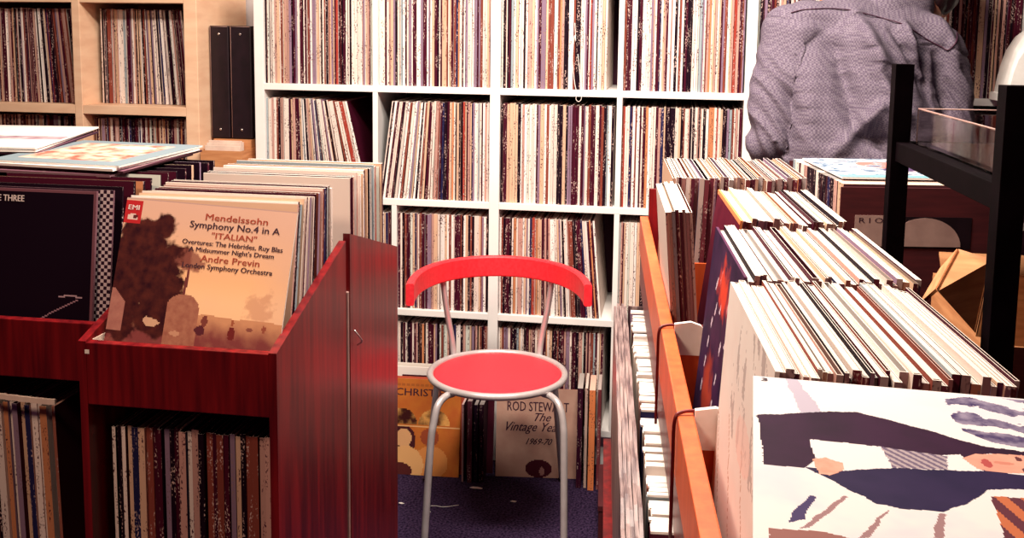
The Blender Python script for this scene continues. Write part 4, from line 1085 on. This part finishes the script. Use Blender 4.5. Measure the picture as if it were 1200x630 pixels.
# shirt with its folds
sb = MB()
n_ = 14
for k in range(n_ + 1):
    f = k / n_; z = .86 + f * .50
    cx = HIP[0] - .010 + .012 * f; cy = HIP[1] + .005 + .07 * f ** 2
    wx = .195 + .015 * math.sin(f * 3.0) ; wy = .135 + .012 * math.sin(f * 3.1)
    sb.ell((cx, cy, z), (wx, wy, .09), seg=28, ring=12)
limb(sb, (SHL[0] + .05, SHL[1] + .01, SHL[2] - .005), (SHR[0] - .04, SHR[1], SHR[2] + .02), .088, .085)
sb.ell(J(.43, 2.83, 1.405), (.145, .085, .092), seg=24); sb.ell(J(.53, 2.85, 1.400), (.150, .085, .090), seg=24)
limb(sb, SHL, (ELL[0] + .0, ELL[1], ELL[2]), .072, .062); limb(sb, ELL, (WRL[0], WRL[1] - .01, WRL[2] + .03), .060, .046)
limb(sb, SHR, ELR, .074, .062); limb(sb, ELR, (WRR[0], WRR[1], WRR[2] + .03), .060, .046)
limb(sb, J(.53, 2.86, 1.45), J(.60, 2.90, 1.475), .074, .068)       # collar
FD = Vector((.55, 0, -.83)); FX = Vector((.83, 0, .55))
def FP(cx, cy): return (.227 + (cx / 2.865 - 35) / 245 * .51, 1.474 - (cy / 2.865 - 5) / 180 * .39)
FOLDS = [(*FP(*p), *FP(*q), amp * 1.6, wd) for p, q, amp, wd in (((210, 110), (265, 520), .022, .035), ((315, 140), (400, 430), -.026, .026), ((400, 60), (545, 370), .026, .022), ((485, 240), (560, 350), -.020, .014),
    ((430, 440), (545, 470), -.030, .030), ((565, 85), (655, 240), .024, .013), ((620, 130), (700, 360), -.040, .038), ((230, 60), (330, 75), -.008, .012), ((470, 350), (330, 500), .016, .018), ((520, 90), (600, 200), -.014, .012), ((700, 60), (760, 200), .012, .016))]
def sdisp(co, n):
    back = max(0, -n.y)
    a = co.dot(FX); b_ = co.dot(FD)
    u = co.x + OU; z = co.z
    d = 0
    right = sstep(.40, .58, u)
    up_ = sstep(1.40, 1.28, z)
    for (x0, y0, x1, y1, amp, wd) in FOLDS:
        dx = x1 - x0; dz = y1 - y0; L2 = dx * dx + dz * dz; t = max(0, min(1, ((u - x0) * dx + (z - y0) * dz) / L2))
        q = math.hypot(u - x0 - dx * t, z - y0 - dz * t) / wd
        if q < 3: d += back * amp * math.exp(-q * q) * (.35 + .65 * math.sin(math.pi * min(1, max(0, t * .8 + .15))))
    f2 = noise.noise(Vector((a * 22, b_ * 3.5, 8.2)))
    d += up_ * back * .007 * (1 - 2 * abs(f2))
    # ruffled sleeves
    if u < .29 or u > .675:
        g = noise.noise(Vector((co.x * 9, co.y * 9, co.z * 20 + co.x * 30))); d += .012 * (1 - 2.6 * abs(g)) * sstep(1.40, 1.28, z)
    # yoke seam
    zy = 1.437 - .02 * math.sin((u - .26) * 9) - 1.05 * max(0, u - .50) ** 1.15 * .55
    if n.y < .2: d += -.0035 * math.exp(-((z - zy) / .0035) ** 2) + (.0018 if z > zy else 0)
    # hem ends lower than the records, keep loose
    d += .004 * noise.noise(co * 12)
    return d
shirt = remeshed(sb, 'shirt', 'shirt_cloth', .0045, man, 22, sdisp)
from mathutils.bvhtree import BVHTree
bv = BVHTree.FromPolygons([v.co for v in shirt.data.vertices], [tuple(p.vertices) for p in shirt.data.polygons])
pts = []
for (cx, cy) in ((178, 42), (215, 32), (260, 28), (320, 26), (375, 30), (430, 42), (490, 56), (550, 74), (600, 98), (650, 126), (700, 150), (722, 160), (745, 132), (765, 100)):
    u_, z_ = FP(cx, cy); h_ = bv.ray_cast(Vector((u_ - OU, -1, z_)), Vector((0, 1, 0)))
    if h_[0] is not None: pts.append(h_[0] - Vector((0, .0028, 0)))
mb = MB(); mb.tube(smooth_pts(pts, 4), .0018, 6); mb.build('yoke_seam', 'ink', shirt)
